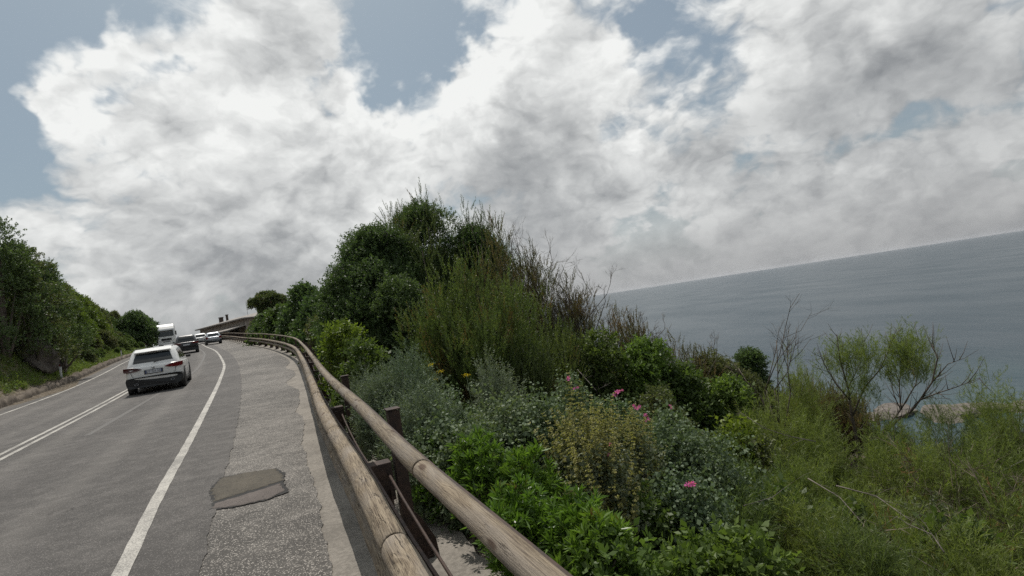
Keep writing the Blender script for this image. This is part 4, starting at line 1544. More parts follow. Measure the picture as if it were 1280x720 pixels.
def proto_shoot(kind, rs_):
    """one shoot along +z, unit metres. returns V(n,4,3), mat index (n)"""
    if kind in ('broad', 'broad_big', 'broad_far'):
        ll, ww, nl, L_ = {'broad': (.036, .020, 11, .13), 'broad_big': (.065, .036, 9, .17), 'broad_far': (.105, .075, 9, .26)}[kind]
        t = rs_.uniform(.05, 1, nl)
        az = rs_.uniform(0, 6.28, nl); el = rs_.uniform(.1, 1.0, nl)
        b = np.stack([np.zeros(nl), np.zeros(nl), t * L_], -1)
        d = np.stack([np.cos(az) * np.cos(el), np.sin(az) * np.cos(el), np.sin(el)], -1)
        return kites(b, d, ll * rs_.uniform(.7, 1.25, nl), ww * rs_.uniform(.8, 1.2, nl), rs_, .15, .5), np.zeros(nl, int)
    if kind in ('needle', 'needle_short', 'needle_far'):
        L_, nl, ll, ww = {'needle': (.18, 30, .025, .0052), 'needle_short': (.14, 24, .022, .0052), 'needle_far': (.4, 24, .07, .018)}[kind]
        t = np.linspace(.05, 1, nl)
        az = rs_.uniform(0, 6.28, nl); el = rs_.uniform(.6, 1.25, nl)
        bend = rs_.uniform(-.12, .12, 2)
        b = np.stack([bend[0] * t * t * L_, bend[1] * t * t * L_, t * L_], -1)
        d = np.stack([np.cos(az) * np.cos(el), np.sin(az) * np.cos(el), np.sin(el)], -1)
        V = kites(b, d, ll * rs_.uniform(.7, 1.2, nl) * (1.25 - .5 * t), ww * np.ones(nl), rs_)
        ax = kites(np.zeros((2, 3)), np.array([[bend[0] * .6, bend[1] * .6, 1.]] * 2), np.array([L_] * 2), np.array([.006] * 2), rs_, 0, .3)
        return np.concatenate([V, ax]), np.zeros(nl + 2, int)
    if kind in ('plume', 'plume_thin'):
        ns = 7 if kind == 'plume' else 5
        V = []
        L_ = .26
        curve = rs_.uniform(-.25, .25, 2)
        for t in np.linspace(.08, .9, ns):
            az = rs_.uniform(0, 6.28); el = rs_.uniform(.75, 1.15)
            b0 = np.array([curve[0] * t * t * L_, curve[1] * t * t * L_, t * L_])
            d0 = np.array([math.cos(az) * math.cos(el), math.sin(az) * math.cos(el), math.sin(el)])
            ln = rs_.uniform(.07, .12) * (1.15 - .5 * t)
            V.append(kites(b0[None], d0[None], [ln], [.0042], rs_, 0, .3))
            k = 6
            tt = rs_.uniform(.15, .95, k)
            dd = d0 + rs_.normal(size=(k, 3)) * .42
            V.append(kites(b0 + d0 * (tt * ln)[:, None], dd, rs_.uniform(.03, .06, k), np.full(k, .0038), rs_, 0, .35))
        V.append(kites(np.zeros((1, 3)), np.array([[curve[0] * .7, curve[1] * .7, 1.]]), [L_], [.005], rs_, 0, .2))
        V = np.concatenate(V)
        return V, np.zeros(len(V), int)
    if kind == 'mallow':
        nl = 10; t = rs_.uniform(.1, 1, nl); az = rs_.uniform(0, 6.28, nl); el = rs_.uniform(-.1, .9, nl)
        b = np.stack([np.zeros(nl), np.zeros(nl), t * .17], -1)
        d = np.stack([np.cos(az) * np.cos(el), np.sin(az) * np.cos(el), np.sin(el)], -1)
        b = b + d * .012
        sz = rs_.uniform(.022, .042, nl) * (1.25 - .5 * t)
        return kites(b, d, sz, sz * .85, rs_, .12, .5, .1), np.zeros(nl, int)
    if kind == 'silver':
        nl = 24; t = np.linspace(.05, 1, nl); az = rs_.uniform(0, 6.28, nl); el = rs_.uniform(.3, 1.1, nl)
        b = np.stack([np.zeros(nl), np.zeros(nl), t * .22], -1)
        d = np.stack([np.cos(az) * np.cos(el), np.sin(az) * np.cos(el), np.sin(el)], -1)
        return kites(b, d, rs_.uniform(.022, .04, nl), rs_.uniform(.006, .010, nl), rs_, .1, .5), np.zeros(nl, int)
    if kind == 'spike':
        V = []; m = []
        H_ = .42
        for t in np.sort(rs_.uniform(.12, .98, 13)):
            k = rs_.randint(4, 9); az = rs_.uniform(0, 6.28, k); el = rs_.uniform(.0, .6, k)
            b = np.tile([0, 0, t * H_], (k, 1)) + 0.0
            d = np.stack([np.cos(az) * np.cos(el), np.sin(az) * np.cos(el), np.sin(el)], -1)
            V.append(kites(b, d, rs_.uniform(.014, .024, k) * (1.2 - .4 * t), rs_.uniform(.009, .013, k), rs_, .1, .55)); m += [0] * k
        k = 8; az = rs_.uniform(0, 6.28, k); el = rs_.uniform(-.2, .5, k); t = rs_.uniform(0, .4, k)
        d = np.stack([np.cos(az) * np.cos(el), np.sin(az) * np.cos(el), np.sin(el)], -1)
        V.append(kites(np.stack([0 * t, 0 * t, t * H_], -1), d, rs_.uniform(.025, .045, k), rs_.uniform(.016, .024, k), rs_, .15, .5)); m += [1] * k
        V.append(kites(np.zeros((2, 3)), np.array([[0, 0, 1.]] * 2), [H_] * 2, [.005] * 2, rs_, 0, .3)); m += [1] * 2
        return np.concatenate(V), np.array(m)
    if kind == 'rosette':
        nl = 17; az = rs_.uniform(0, 6.28, nl); el = rs_.uniform(.25, 1.35, nl); t = rs_.uniform(.45, 1, nl)
        b = np.stack([np.zeros(nl), np.zeros(nl), t * .10], -1)
        d = np.stack([np.cos(az) * np.cos(el), np.sin(az) * np.cos(el), np.sin(el)], -1)
        return kites(b, d, rs_.uniform(.045, .085, nl), rs_.uniform(.011, .017, nl), rs_, .25, .55, .05), np.zeros(nl, int)
    if kind == 'grass':
        nl = 12; az = rs_.uniform(0, 6.28, nl); el = rs_.uniform(.8, 1.5, nl)
        d = np.stack([np.cos(az) * np.cos(el), np.sin(az) * np.cos(el), np.sin(el)], -1)
        return kites(rs_.normal(size=(nl, 3)) * [.02, .02, 0], d, rs_.uniform(.12, .34, nl), np.full(nl, .007), rs_, 0, .3, .12), np.zeros(nl, int)
    if kind == 'twig':
        V = []
        def br(p, d, L_, w, lev):
            V.append(kites(p[None], d[None], [L_], [w], rs_, 0, .15))
            V.append(kites(p[None], d[None], [L_], [w], rs_, 0, .15))
            if lev == 0: return
            for k in range(4):
                t = rs_.uniform(.35, .95)
                nd = unit(d + rs_.normal(size=3) * .55 + np.array([0, 0, .15]))
                br(p + d * L_ * t, nd, L_ * rs_.uniform(.4, .65), w * .62, lev - 1)
        br(np.zeros(3), np.array([0, 0, 1.]), .34, .009, 2)
        V = np.concatenate(V)
        return V, np.zeros(len(V), int)


_PC = {}


def protos(kind):
    if kind not in _PC:
        _PC[kind] = [proto_shoot(kind, np.random.RandomState(100 + i)) for i in range(5)]
    return _PC[kind]


def frames(dirs, rs_):
    d = unit(dirs)
    ref = unit(rs_.normal(size=d.shape))
    a = unit(np.cross(d, ref)); b = np.cross(d, a)
    return np.stack([a, b, d], -1)         # columns


def scatter(kind, P, D, S, rs_, shade=None):
    """place shoots: returns quads (n,4,3), mat idx, rnd"""
    pv = protos(kind)
    pick = rs_.randint(0, len(pv), len(P))
    F = frames(D, rs_)
    outV = []; outM = []; outR = []
    base_r = rs_.uniform(0, 1, len(P))
    for i, (V, m) in enumerate(pv):
        sel = np.where(pick == i)[0]
        if len(sel) == 0: continue
        W = np.einsum('nij,qkj->nqki', F[sel], V) * S[sel][:, None, None, None] + P[sel][:, None, None, :]
        outV.append(W.reshape(-1, 4, 3))
        outM.append(np.tile(m, len(sel)))
        outR.append(np.clip((base_r[sel][:, None] * .5 + rs_.uniform(0, .5, (len(sel), len(m)))), 0, 1).ravel())
    return np.concatenate(outV), np.concatenate(outM), np.concatenate(outR)


def quads_mesh(name, Q, mi, rnd, mats):
    n = len(Q)
    F = np.arange(n * 4).reshape(n, 4)
    return np_mesh(name, Q.reshape(-1, 3), [F], mats, mi, rnd)


def dome_lumps(rs_, Rx, Ry, H, n, r_l, prof=(1.7, .62), low=.15, top_pow=1.0, lean=(0, 0)):
    """lump centres filling a dome of half-widths Rx, Ry and height H"""
    out = []
    ph = rs_.uniform(0, 6.28, 4)
    for _ in range(n):
        th = rs_.uniform(0, 6.28); u = rs_.uniform(0, 1)
        cz = low + (1 - low) * rs_.uniform(0, 1)**top_pow
        ragged = 1 + .20 * math.sin(2 * th + ph[0]) + .14 * math.sin(3 * th + ph[1] + cz * 4)
        tall = .86 + .14 * math.sin(2 * th + ph[2]) + .10 * math.sin(5 * th + ph[3])
        rad = max(0.0, 1 - cz**prof[0])**prof[1] * (.30 + .70 * math.sqrt(u)) * ragged
        rl = r_l * rs_.uniform(.45, 1.0) ** .8 * (1.35 if rs_.uniform() < .25 else 1.0)
        zz = cz * (H - rl * .8) * (1 if cz > .93 else min(1.0, tall + .1))
        c = np.array([math.cos(th) * rad * (Rx - rl * .3) + lean[0] * cz * H, math.sin(th) * rad * (Ry - rl * .3) + lean[1] * cz * H, zz])
        out.append((c, rl))
    return out


def spire_lumps(rs_, Rx, Ry, H, ns, rl, low=.1):
    """several leaders rising from one foot, each a tapering row of lumps"""
    out = []
    for i in range(ns):
        th = rs_.uniform(0, 6.28) if i else 1.0
        q = math.sqrt(rs_.uniform(.0, 1)) * (1 if i else .15)
        tipx, tipy = math.cos(th) * q * Rx * .95, math.sin(th) * q * Ry * .95
        tip = H * ((1 - .24 * q**2) * rs_.uniform(.84, 1.0) if i else 1.0)
        bx, by = tipx * .45, tipy * .45
        n = int(5 + 4 * tip)
        w = rs_.uniform(.75, 1.2)
        for k in range(n):
            t = low + (1 - low) * (k + .5) / n
            b = t**1.5
            r = rl * w * (1.05 - .55 * t) * rs_.uniform(.8, 1.2)
            r = max(r, rl * .36)
            out.append((np.array([bx + (tipx - bx) * b + rs_.normal() * .04, by + (tipy - by) * b + rs_.normal() * .04, t * (tip - r * .9)]), r))
    return out


CAP = [85000]          # blades in one crown
STAT = []


def crown_quads(kind, lumps, per, rs_, up=.6, outw=1.0, rnd_d=.35, size=1.0, inner=.55, flat=1.0):
    P = []; D = []
    for c, r in lumps:
        n = int(per * (r / .3)**2)
        v = unit(rs_.normal(size=(n, 3)))
        v[:, 2] = np.where(v[:, 2] < -.35, -v[:, 2], v[:, 2])
        rad = r * (inner + (1 - inner) * rs_.uniform(0, 1, n)**.6)
        # uneven surface
        rad *= 1 + .18 * np.sin(v[:, 0] * 6 + c[0] * 9) * np.cos(v[:, 1] * 7 + c[1] * 5)
        p = c + v * rad[:, None] * [1, 1, flat]
        P.append(p)
        D.append(v * outw + np.array([0, 0, up]) + rs_.normal(size=(n, 3)) * rnd_d)
    P = np.concatenate(P); D = np.concatenate(D)
    cap = CAP[0] // max(8, len(protos(kind)[0][0]))
    STAT.append((kind, len(P), cap))
    if len(P) > cap:
        pk = rs_.permutation(len(P))[:cap]
        P = P[pk]; D = D[pk]
    S = size * rs_.uniform(.7, 1.25, len(P))
    return scatter(kind, P, D, S, rs_)


def stems_mesh(name, lumps, rs_, mat_, r0=.03, n=10, base_r=.12, top=.8):
    mb = MB()
    pick = rs_.permutation(len(lumps))[:n]
    for i in pick:
        c, r = lumps[i]
        b = np.array([rs_.uniform(-1, 1) * base_r, rs_.uniform(-1, 1) * base_r, -.15])
        mid = b * .5 + c * .5 + np.array([0, 0, .05]) + rs_.normal(size=3) * .06
        e = c + np.array([0, 0, r * top])
        mb.tube([b, b * .7 + mid * .3 + rs_.normal(size=3) * .02, mid, mid * .5 + e * .5 + rs_.normal(size=3) * .04, e], [r0, r0 * .85, r0 * .6, r0 * .4, r0 * .15], 6, smooth=True)
    me = bpy.data.meshes.new(name)
    me.from_pydata(mb.v, [], mb.f)
    me.materials.append(mat_)
    me.polygons.foreach_set('use_smooth', [True] * len(mb.f))
    me.update()
    return me


def shrub_meshes(seed, kinds, Rx, Ry, H, nl, rl, per, stem='bark', **kw):
    """kinds: list of (shoot kind, material key(s), share, extra)"""
    rs_ = np.random.RandomState(seed)
    lumps = spire_lumps(rs_, Rx, Ry, H, kw['spires'], kw.get('srl', max(.16, min(.42, Rx * .50)))) if kw.get('spires') else dome_lumps(rs_, Rx, Ry, H, nl, rl, low=kw.get('low', .12), top_pow=kw.get('top_pow', .8), prof=kw.get('prof', (1.7, .62)), lean=kw.get('lean', (0, 0)))
    Q = []; MI = []; RR = []; mats = []
    for kind, mk, share, ex in kinds:
        mk = mk if isinstance(mk, (list, tuple)) else [mk]
        b = len(mats)
        mats += [G[k] for k in mk]
        lm = lumps
        if ex.get('some'):
            lm = [l for l in lumps if rs_.uniform() < ex['some']] or lumps[:1]
        if ex.get('upper'):
            lm = [l for l in lm if l[0][2] > H * ex['upper']] or lm[:1]
        e2 = {k: v for k, v in ex.items() if k not in ('some', 'upper')}
        q, m, r = crown_quads(kind, lm, per * share, rs_, **e2)
        Q.append(q); MI.append(m + b); RR.append(r)
    q = np.concatenate(Q); m = np.concatenate(MI); r = np.concatenate(RR)
    fol = quads_mesh('foliage', q, m, r, mats)
    st = stems_mesh('stems', lumps, rs_, M[stem], kw.get('r0', .02), kw.get('ns', 9))
    return fol, st


def put_shrub(name, meshes, x, y, label, cat, group=None, rz=0.0, s=1.0, dz=0.0, names=('foliage', 'stems')):
    z = float(ground_z(x, y)) - .05 + dz
    root = empty(name, (x, y, z), rz, label, cat, group)
    root.scale = (s, s, s) if not isinstance(s, tuple) else s
    a = link(names[0], meshes[0], root)
    b = link(names[1], meshes[1], root)
    return root


def at_px(px, py, r):
    """stand point r metres away in the direction of a photograph point, and the height of that line of sight there"""
    d = px_ray(px, py)
    h = math.hypot(d.x, d.y)
    return d.x / h * r, d.y / h * r, CAM_H + d.z / h * r


UP = dict(up=1.2, outw=.6, rnd_d=.25, flat=1.35)
SPEC = {
    'holm': [('broad', 'holm', 1.0, dict(up=.3, rnd_d=.5))],
    'juniper_dk': [('needle', 'juniper_dk', 1.35, dict(UP, size=1.7))],
    'juniper': [('needle', 'juniper', 1.3, dict(UP, size=1.4))],
    'heath': [('needle_short', 'heath', 1.5, dict(UP, size=1.8)), ('twig', 'dry', .012, dict(up=.8, size=.9, inner=.7))],
    'heath_twig': [('needle_short', 'heath', .9, dict(UP, size=1.7)), ('twig', 'dry', .03, dict(up=.7, size=1.1, inner=.6))],
    'maq': [('broad_big', 'maq', .62, dict(up=.4, rnd_d=.5))],
    'maq2': [('broad_big', 'maq2', .62, dict(up=.4, rnd_d=.5))],
    'maq3': [('broad', 'maq3', 1.0, dict(up=.4, rnd_d=.5))],
    'lime': [('broad_big', 'lime', .5, dict(up=.5, rnd_d=.5))],
    'tam': [('plume', 'tam', .52, dict(up=.9, outw=.7, rnd_d=.35, inner=.5, flat=1.35, size=1.0)), ('twig', 'dry', .015, dict(up=.3, size=1.0, inner=.5))],
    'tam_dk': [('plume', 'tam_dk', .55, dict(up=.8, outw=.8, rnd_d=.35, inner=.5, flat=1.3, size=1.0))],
    'tam_dry': [('plume', 'tam', .42, dict(up=.7, outw=.8, rnd_d=.35, inner=.5, flat=1.25, size=1.0)), ('plume_thin', 'dead', .10, dict(up=.3, some=.3, inner=.4)), ('twig', 'dry', .04, dict(up=.1, size=1.2, inner=.5))],
    'mallow': [('mallow', 'mallow', .9, dict(up=.7, rnd_d=.4))],
    'silver': [('silver', 'silver', .75, dict(up=1.0, outw=.7, rnd_d=.3))],
    'spike': [('spike', ['spike', 'spike_leaf'], .34, dict(up=2.2, outw=.4, rnd_d=.42, inner=.2, size=.9)), ('mallow', 'spike_leaf', .35, dict(up=.6))],
    'bright': [('rosette', 'bright', .8, dict(up=1.2, outw=.8, rnd_d=.3, inner=.75))],
    'glossy': [('broad_big', 'maq2', 1.1, dict(up=.6, rnd_d=.5, size=.7))],
}


def plant(spec, px, py, r, Rr, label, name='shrub', cat='shrub', group=None, per=150, seed=None, Ry=None, nl=None, rl=None, Hmin=.35, **kw):
    x, y, zt = at_px(px, py, r)
    g = float(ground_z(x, y))
    H = max(Hmin, zt - g + .05)
    seed = seed if seed is not None else int(px * 7 + py * 13)
    rl = rl or min(.34, Rr * .42, H * .4)
    vol = (Rr * (Ry or Rr) * H) ** (1 / 3)
    nl = nl or int(min(90, max(8, 2.4 * (Rr * (Ry or Rr) + Rr * H) / (rl * rl) * .42 + 6)))
    if 'spires' not in kw and spec in ('juniper', 'juniper_dk', 'heath', 'heath_twig', 'tam', 'tam_dk', 'tam_dry', 'silver', 'mallow'):
        kw['spires'] = int({'mallow': 9, 'silver': 9}.get(spec, 5) + Rr * (8 if spec[:3] != 'tam' else 9))
        per = per * (.62 if Rr > .6 else .75)
        if spec.startswith('heath'): per *= 1.5; kw['spires'] += 5; kw['srl'] = .34
    ms = shrub_meshes(seed, SPEC[spec], Rr, Ry or Rr, H, nl, rl, per, **kw)
    return put_shrub(name, ms, x, y, label, cat, group)

# ------------------------------------------------------------------ big trees and tall shrubs beside the rail
def tree(spec, px, py, r, Rr, label, per=150, low=.25, **kw):
    o = plant(spec, px, py, r, Rr, label, name='tree', cat='tree', per=per, low=low, r0=.06, ns=14, **kw)
    for c in o.children:
        c.name = {'foliage': 'crown', 'stems': 'trunk'}[c.name.split('.')[0]]
    return o


TALL = 'tall shrubs and trees by the guard rail'
CAP[0] = 260000
tree('juniper_dk', 518, 240, 12.2, 1.5, 'tallest dark evergreen by the rail, feathery pointed shoots at its top', nl=120, rl=.46, per=150, seed=3, spires=38, srl=.42)
tree('juniper_dk', 578, 254, 12.6, 1.1, 'dark evergreen just right of the tallest one, slightly lower', nl=60, rl=.42, per=150, seed=103, spires=24, srl=.40)
tree('holm', 522, 258, 12.7, 1.45, 'dark leafy crown behind the feathery shoots of the tallest evergreen', nl=110, rl=.42, per=200, seed=130, prof=(3.2, .6))
tree('holm', 592, 286, 12.7, 1.0, 'dark leafy bush behind the tall brownish heath', nl=60, rl=.38, per=200, seed=131, prof=(2.6, .6))
tree('holm', 465, 288, 11.4, 1.25, 'dark small-leaved oak bush left of and below the tallest evergreen', nl=100, rl=.42, per=210, seed=4, prof=(2.6, .6))
tree('holm', 435, 345, 11.4, .80, 'dark small-leaved oak bush leftmost below the tallest evergreen', nl=36, rl=.34, per=230, seed=5)
tree('holm', 500, 352, 10.2, 1.0, 'dark small-leaved oak bush in the shade just behind the green juniper', nl=40, rl=.34, per=220, seed=6)
plant('juniper', 585, 325, 8.0, 1.0, 'green juniper with upright feathery shoots in front of the tallest evergreen', name='juniper_bush', cat='bush', nl=55, rl=.34, per=180, seed=7)
CAP[0] = 85000
plant('juniper', 545, 362, 8.1, .42, 'small green juniper spray at the left foot of the upright green juniper', name='juniper_bush', cat='bush', nl=16, rl=.24, per=190, seed=8)
plant('heath', 618, 275, 10.6, .72, 'tall brownish heath with ragged top right of the tallest evergreen', name='heath_bush', cat='bush', nl=44, rl=.34, per=200, seed=9)
plant('heath_twig', 660, 305, 10.4, .80, 'brown heath with many bare twigs against the sky', name='heath_bush', cat='bush', nl=34, rl=.32, per=170, seed=10)
plant('heath_twig', 705, 345, 10.6, .70, 'twiggy heath at the edge where the sea horizon begins', name='heath_bush', cat='bush', nl=28, rl=.32, per=160, seed=11)
plant('juniper', 672, 368, 8.8, .62, 'olive green juniper right of the upright green juniper', name='juniper_bush', cat='bush', nl=26, rl=.28, per=190, seed=12)
plant('juniper_dk', 700, 410, 9.2, .55, 'low dark juniper below the twiggy heath', name='juniper_bush', cat='bush', nl=20, rl=.26, per=190, seed=13)
plant('juniper_dk', 640, 425, 7.6, .55, 'dark juniper in shade right of the upright green juniper foot', name='juniper_bush', cat='bush', nl=20, rl=.26, per=190, seed=14)
plant('heath', 752, 384, 11.6, 1.0, 'grey brown heath on the ridge just below the sea horizon', name='heath_bush', cat='bush', nl=30, rl=.32, per=180, seed=15)
plant('heath_twig', 797, 402, 11.8, 1.0, 'grey twiggy heath second along the ridge towards the sea', name='heath_bush', cat='bush', nl=28, rl=.3, per=170, seed=16)
plant('heath', 842, 425, 12.2, 1.0, 'brown green heath third along the ridge towards the sea', name='heath_bush', cat='bush', nl=28, rl=.3, per=180, seed=17)
plant('maq3', 885, 445, 12.4, .95, 'olive bush fourth along the ridge towards the sea', name='ridge_bush', cat='bush', nl=28, rl=.3, per=200, seed=18)
plant('maq3', 922, 466, 12.6, .8, 'olive bush at the low end of the ridge beside the small dark round tree', name='ridge_bush', cat='bush', nl=22, rl=.3, per=200, seed=19)
tree('holm', 935, 440, 13.4, .42, 'small dark round tree standing alone against the sea', nl=22, rl=.28, per=230, seed=20, low=.45)
plant('heath', 1000, 470, 13.4, .95, 'dark brown heath behind the tamarisks against the sea', name='heath_bush', cat='bush', nl=34, rl=.34, per=180, seed=21)
plant('heath', 1045, 497, 13.6, .7, 'low dark heath behind the open tamarisk tree', name='heath_bush', cat='bush', nl=22, rl=.3, per=180, seed=22)
# mid slope, broad leaved
plant('maq', 748, 418, 9.2, .75, 'green broad-leaved bush in the middle of the slope, left one of four', name='lentisk_bush', cat='bush', nl=22, rl=.28, per=190, seed=23)
plant('maq2', 805, 432, 9.6, .75, 'fresh green broad-leaved bush with sunlit top in the middle of the slope', name='lentisk_bush', cat='bush', nl=22, rl=.28, per=190, seed=24)
plant('maq', 855, 455, 9.6, .75, 'green broad-leaved bush right of the fresh green sunlit bush', name='lentisk_bush', cat='bush', nl=22, rl=.28, per=190, seed=25)
plant('maq2', 905, 482, 9.8, .65, 'green broad-leaved bush nearest the small round tree', name='lentisk_bush', cat='bush', nl=20, rl=.28, per=190, seed=26)
plant('maq3', 820, 490, 7.6, .50, 'olive leaved bush just above the pink flowered mallows', name='lentisk_bush', cat='bush', nl=18, rl=.26, per=190, seed=27)
plant('lime', 915, 535, 7.2, .38, 'yellow green bush between the mallows and the tamarisk thicket', name='lime_bush', cat='bush', nl=14, rl=.22, per=170, seed=28)
plant('lime', 425, 408, 9.4, .36, 'lime green bush close to the rail under the dark oaks', name='lime_bush', cat='bush', nl=14, rl=.22, per=170, seed=29)
plant('maq2', 414, 400, 13.5, .4, 'fresh green bush behind the bend of the rail', name='lentisk_bush', cat='bush', nl=16, rl=.26, per=170, seed=30)
plant('maq', 448, 432, 8.4, .42, 'dark green bush close behind the rail posts', name='lentisk_bush', cat='bush', nl=14, rl=.24, per=170, seed=31)
# silvery shrubs along the rail
plant('silver', 474, 462, 6.6, .34, 'silvery grey green bush beside the second rail post', name='wormwood_bush', cat='bush', nl=18, rl=.20, per=230, seed=32)
plant('silver', 505, 440, 6.7, .34, 'taller silvery bush under the dark oak and the upright juniper', name='wormwood_bush', cat='bush', nl=14, rl=.20, per=230, seed=33)
plant('silver', 520, 487, 5.3, .36, 'silvery bush right behind the nearest rail post', name='wormwood_bush', cat='bush', nl=16, rl=.18, per=240, seed=34)
plant('silver', 452, 466, 8.0, .26, 'silvery bush farthest along the rail', name='wormwood_bush', cat='bush', nl=12, rl=.18, per=230, seed=35)
plant('silver', 612, 450, 6.6, .32, 'dull grey bush in the shade below the green juniper', name='wormwood_bush', cat='bush', nl=12, rl=.18, per=230, seed=36)
# mallows
MAL = 'grey green mallow bushes'
for (px, py, r, Rr, lab, sd) in [
    (615, 487, 5.1, .34, 'grey green mallow bush, left one of the pair in the sunny middle', 40), (668, 492, 5.0, .32, 'grey green mallow bush, right one of the pair in the sunny middle', 41),
    (712, 472, 6.0, .34, 'grey green mallow bush behind the pair, with a pink flower', 42), (770, 500, 6.0, .34, 'grey green mallow bush behind the yellowish spikes', 43),
    (825, 512, 5.2, .45, 'large grey green mallow bush right of the yellowish spikes', 44), (872, 540, 5.0, .40, 'grey green mallow bush beside the tamarisk thicket', 45),
    (850, 600, 4.1, .30, 'low grey green mallow bush nearest the camera', 46), (560, 492, 5.9, .30, 'small grey green mallow bush between the silvery and the paired bushes', 47),
    (545, 520, 4.8, .28, 'weedy green bush just right of the nearest post top', 48), (590, 525, 4.5, .28, 'weedy green bush behind the bright fleshy clump', 49)]:
    plant('mallow', px, py, r, Rr, lab, name='mallow_bush', cat='bush', group=MAL, per=190, nl=max(10, int(Rr * 44)), rl=.17, seed=sd)
# yellowish spikes
for (px, py, r, Rr, lab, sd) in [(722, 535, 4.3, .30, 'clump of yellowish flower spikes, left one', 50), (778, 528, 4.6, .30, 'clump of yellowish flower spikes, right one', 51), (750, 575, 3.9, .24, 'short clump of woolly leaves and yellowish spikes in front', 52)]:
    plant('spike', px, py, r, Rr, lab, name='spiky_plant', cat='plant', group='plants with yellowish flower spikes', per=210, nl=16, rl=.16, seed=sd)
# bright fleshy clumps
for (px, py, r, Rr, lab, sd) in [(600, 560, 4.1, .30, 'bright green fleshy clump behind the top log, largest', 55), (655, 578, 3.9, .28, 'bright green fleshy clump right of the largest one', 56), (648, 625, 3.4, .20, 'bright green fleshy clump close above the top log', 57),
                                 (712, 632, 3.25, .22, 'bright green fleshy clump at the bottom, left of the dark gap', 58), (745, 668, 3.0, .20, 'bright green fleshy clump lowest in view', 59), (566, 548, 4.7, .22, 'bright green fleshy clump farthest from the camera', 60)]:
    plant('bright', px, py, r, Rr, lab, name='fleshy_plant', cat='plant', group='bright green fleshy clumps', per=150, nl=16, rl=.13, seed=sd)
for (px, py, r, Rr, lab, sd) in [(870, 668, 3.3, .34, 'glossy broad-leaved plant at the bottom edge, right one', 62), (775, 690, 2.9, .24, 'glossy broad-leaved plant at the bottom edge, left one', 63), (930, 690, 3.2, .30, 'glossy broad-leaved plant under the tamarisk at the bottom', 64)]:
    plant('glossy', px, py, r, Rr, lab, name='leafy_plant', cat='plant', per=150, nl=12, rl=.18, seed=sd)
for (sp, px, py, r, Rr, lab, sd) in [('maq', 1050, 655, 5.3, .38, 'dark leafy bush added as a shaded hollow of the thicket, middle', 120), ('maq3', 945, 552, 7.0, .40, 'dark leafy bush added as the shaded hollow at the left of the thicket', 121),  # dark bushes added among the tamarisks, standing in for shade in the hollows
                                     ('maq3', 1165, 640, 6.0, .38, 'olive bush added as a shaded hollow below the thicket top, right', 122), ('maq', 1195, 668, 5.3, .36, 'dark leafy bush added as shade near the lower right corner', 123), ('maq', 960, 620, 5.3, .30, 'small dark bush added as shade between two tamarisks', 124)]:
    plant(sp, px, py, r, Rr, lab, name='lentisk_bush', cat='bush', nl=14, rl=.2, per=200, seed=sd)
# tamarisk thicket
TAM = 'tamarisk bushes of the thicket'
tam = [
    ('tam', 985, 452, 9.2, .50, 'tall upright tamarisk left of the open tamarisk tree', 70), ('tam', 955, 500, 8.0, .55, 'tamarisk at the left of the thicket below the tall upright one', 71),
    ('tam', 1010, 528, 7.6, .50, 'tamarisk below the open tamarisk tree, left side', 72), ('tam', 1095, 568, 7.4, .50, 'tamarisk at the foot of the open tamarisk tree', 73),
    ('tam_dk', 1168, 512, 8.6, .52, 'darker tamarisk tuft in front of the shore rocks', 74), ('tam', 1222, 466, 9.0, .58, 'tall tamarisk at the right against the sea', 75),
    ('tam_dry', 1150, 562, 7.0, .55, 'tamarisk with dry twigs right of the middle of the thicket', 76), ('tam', 1238, 560, 7.2, .55, 'tamarisk below the tall right-hand one', 77),
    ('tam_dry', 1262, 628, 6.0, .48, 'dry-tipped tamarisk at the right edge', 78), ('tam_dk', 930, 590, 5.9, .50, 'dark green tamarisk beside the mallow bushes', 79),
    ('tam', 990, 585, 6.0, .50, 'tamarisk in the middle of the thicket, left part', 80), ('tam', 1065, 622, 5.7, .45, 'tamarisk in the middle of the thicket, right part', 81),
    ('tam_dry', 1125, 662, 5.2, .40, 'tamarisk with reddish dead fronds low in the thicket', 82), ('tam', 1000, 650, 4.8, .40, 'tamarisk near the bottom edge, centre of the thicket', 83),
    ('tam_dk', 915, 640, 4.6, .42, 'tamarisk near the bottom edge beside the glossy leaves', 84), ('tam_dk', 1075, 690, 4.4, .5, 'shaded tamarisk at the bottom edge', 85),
    ('tam', 1200, 700, 4.7, .5, 'tamarisk in the lower right corner', 86), ('tam', 870, 610, 4.9, .34, 'small tamarisk spray among the mallows', 87),
    ('tam', 1112, 532, 8.0, .50, 'tamarisk directly in front of the fork of the open tamarisk tree', 89), ('tam', 1266, 512, 9.6, .48, 'tamarisk tuft farthest right against the water', 88)]
for (sp, px, py, r, Rr, lab, sd) in tam:
    plant(sp, px, py, r, Rr, lab, name='tamarisk', cat='tamarisk', group=TAM, per=230, nl=int(8 + Rr * 28), rl=.30, seed=sd, stem='bark_grey', r0=.014, ns=14)


def P3(px, py, r):
    x, y, z = at_px(px, py, r)
    return Vector((x, y, z))


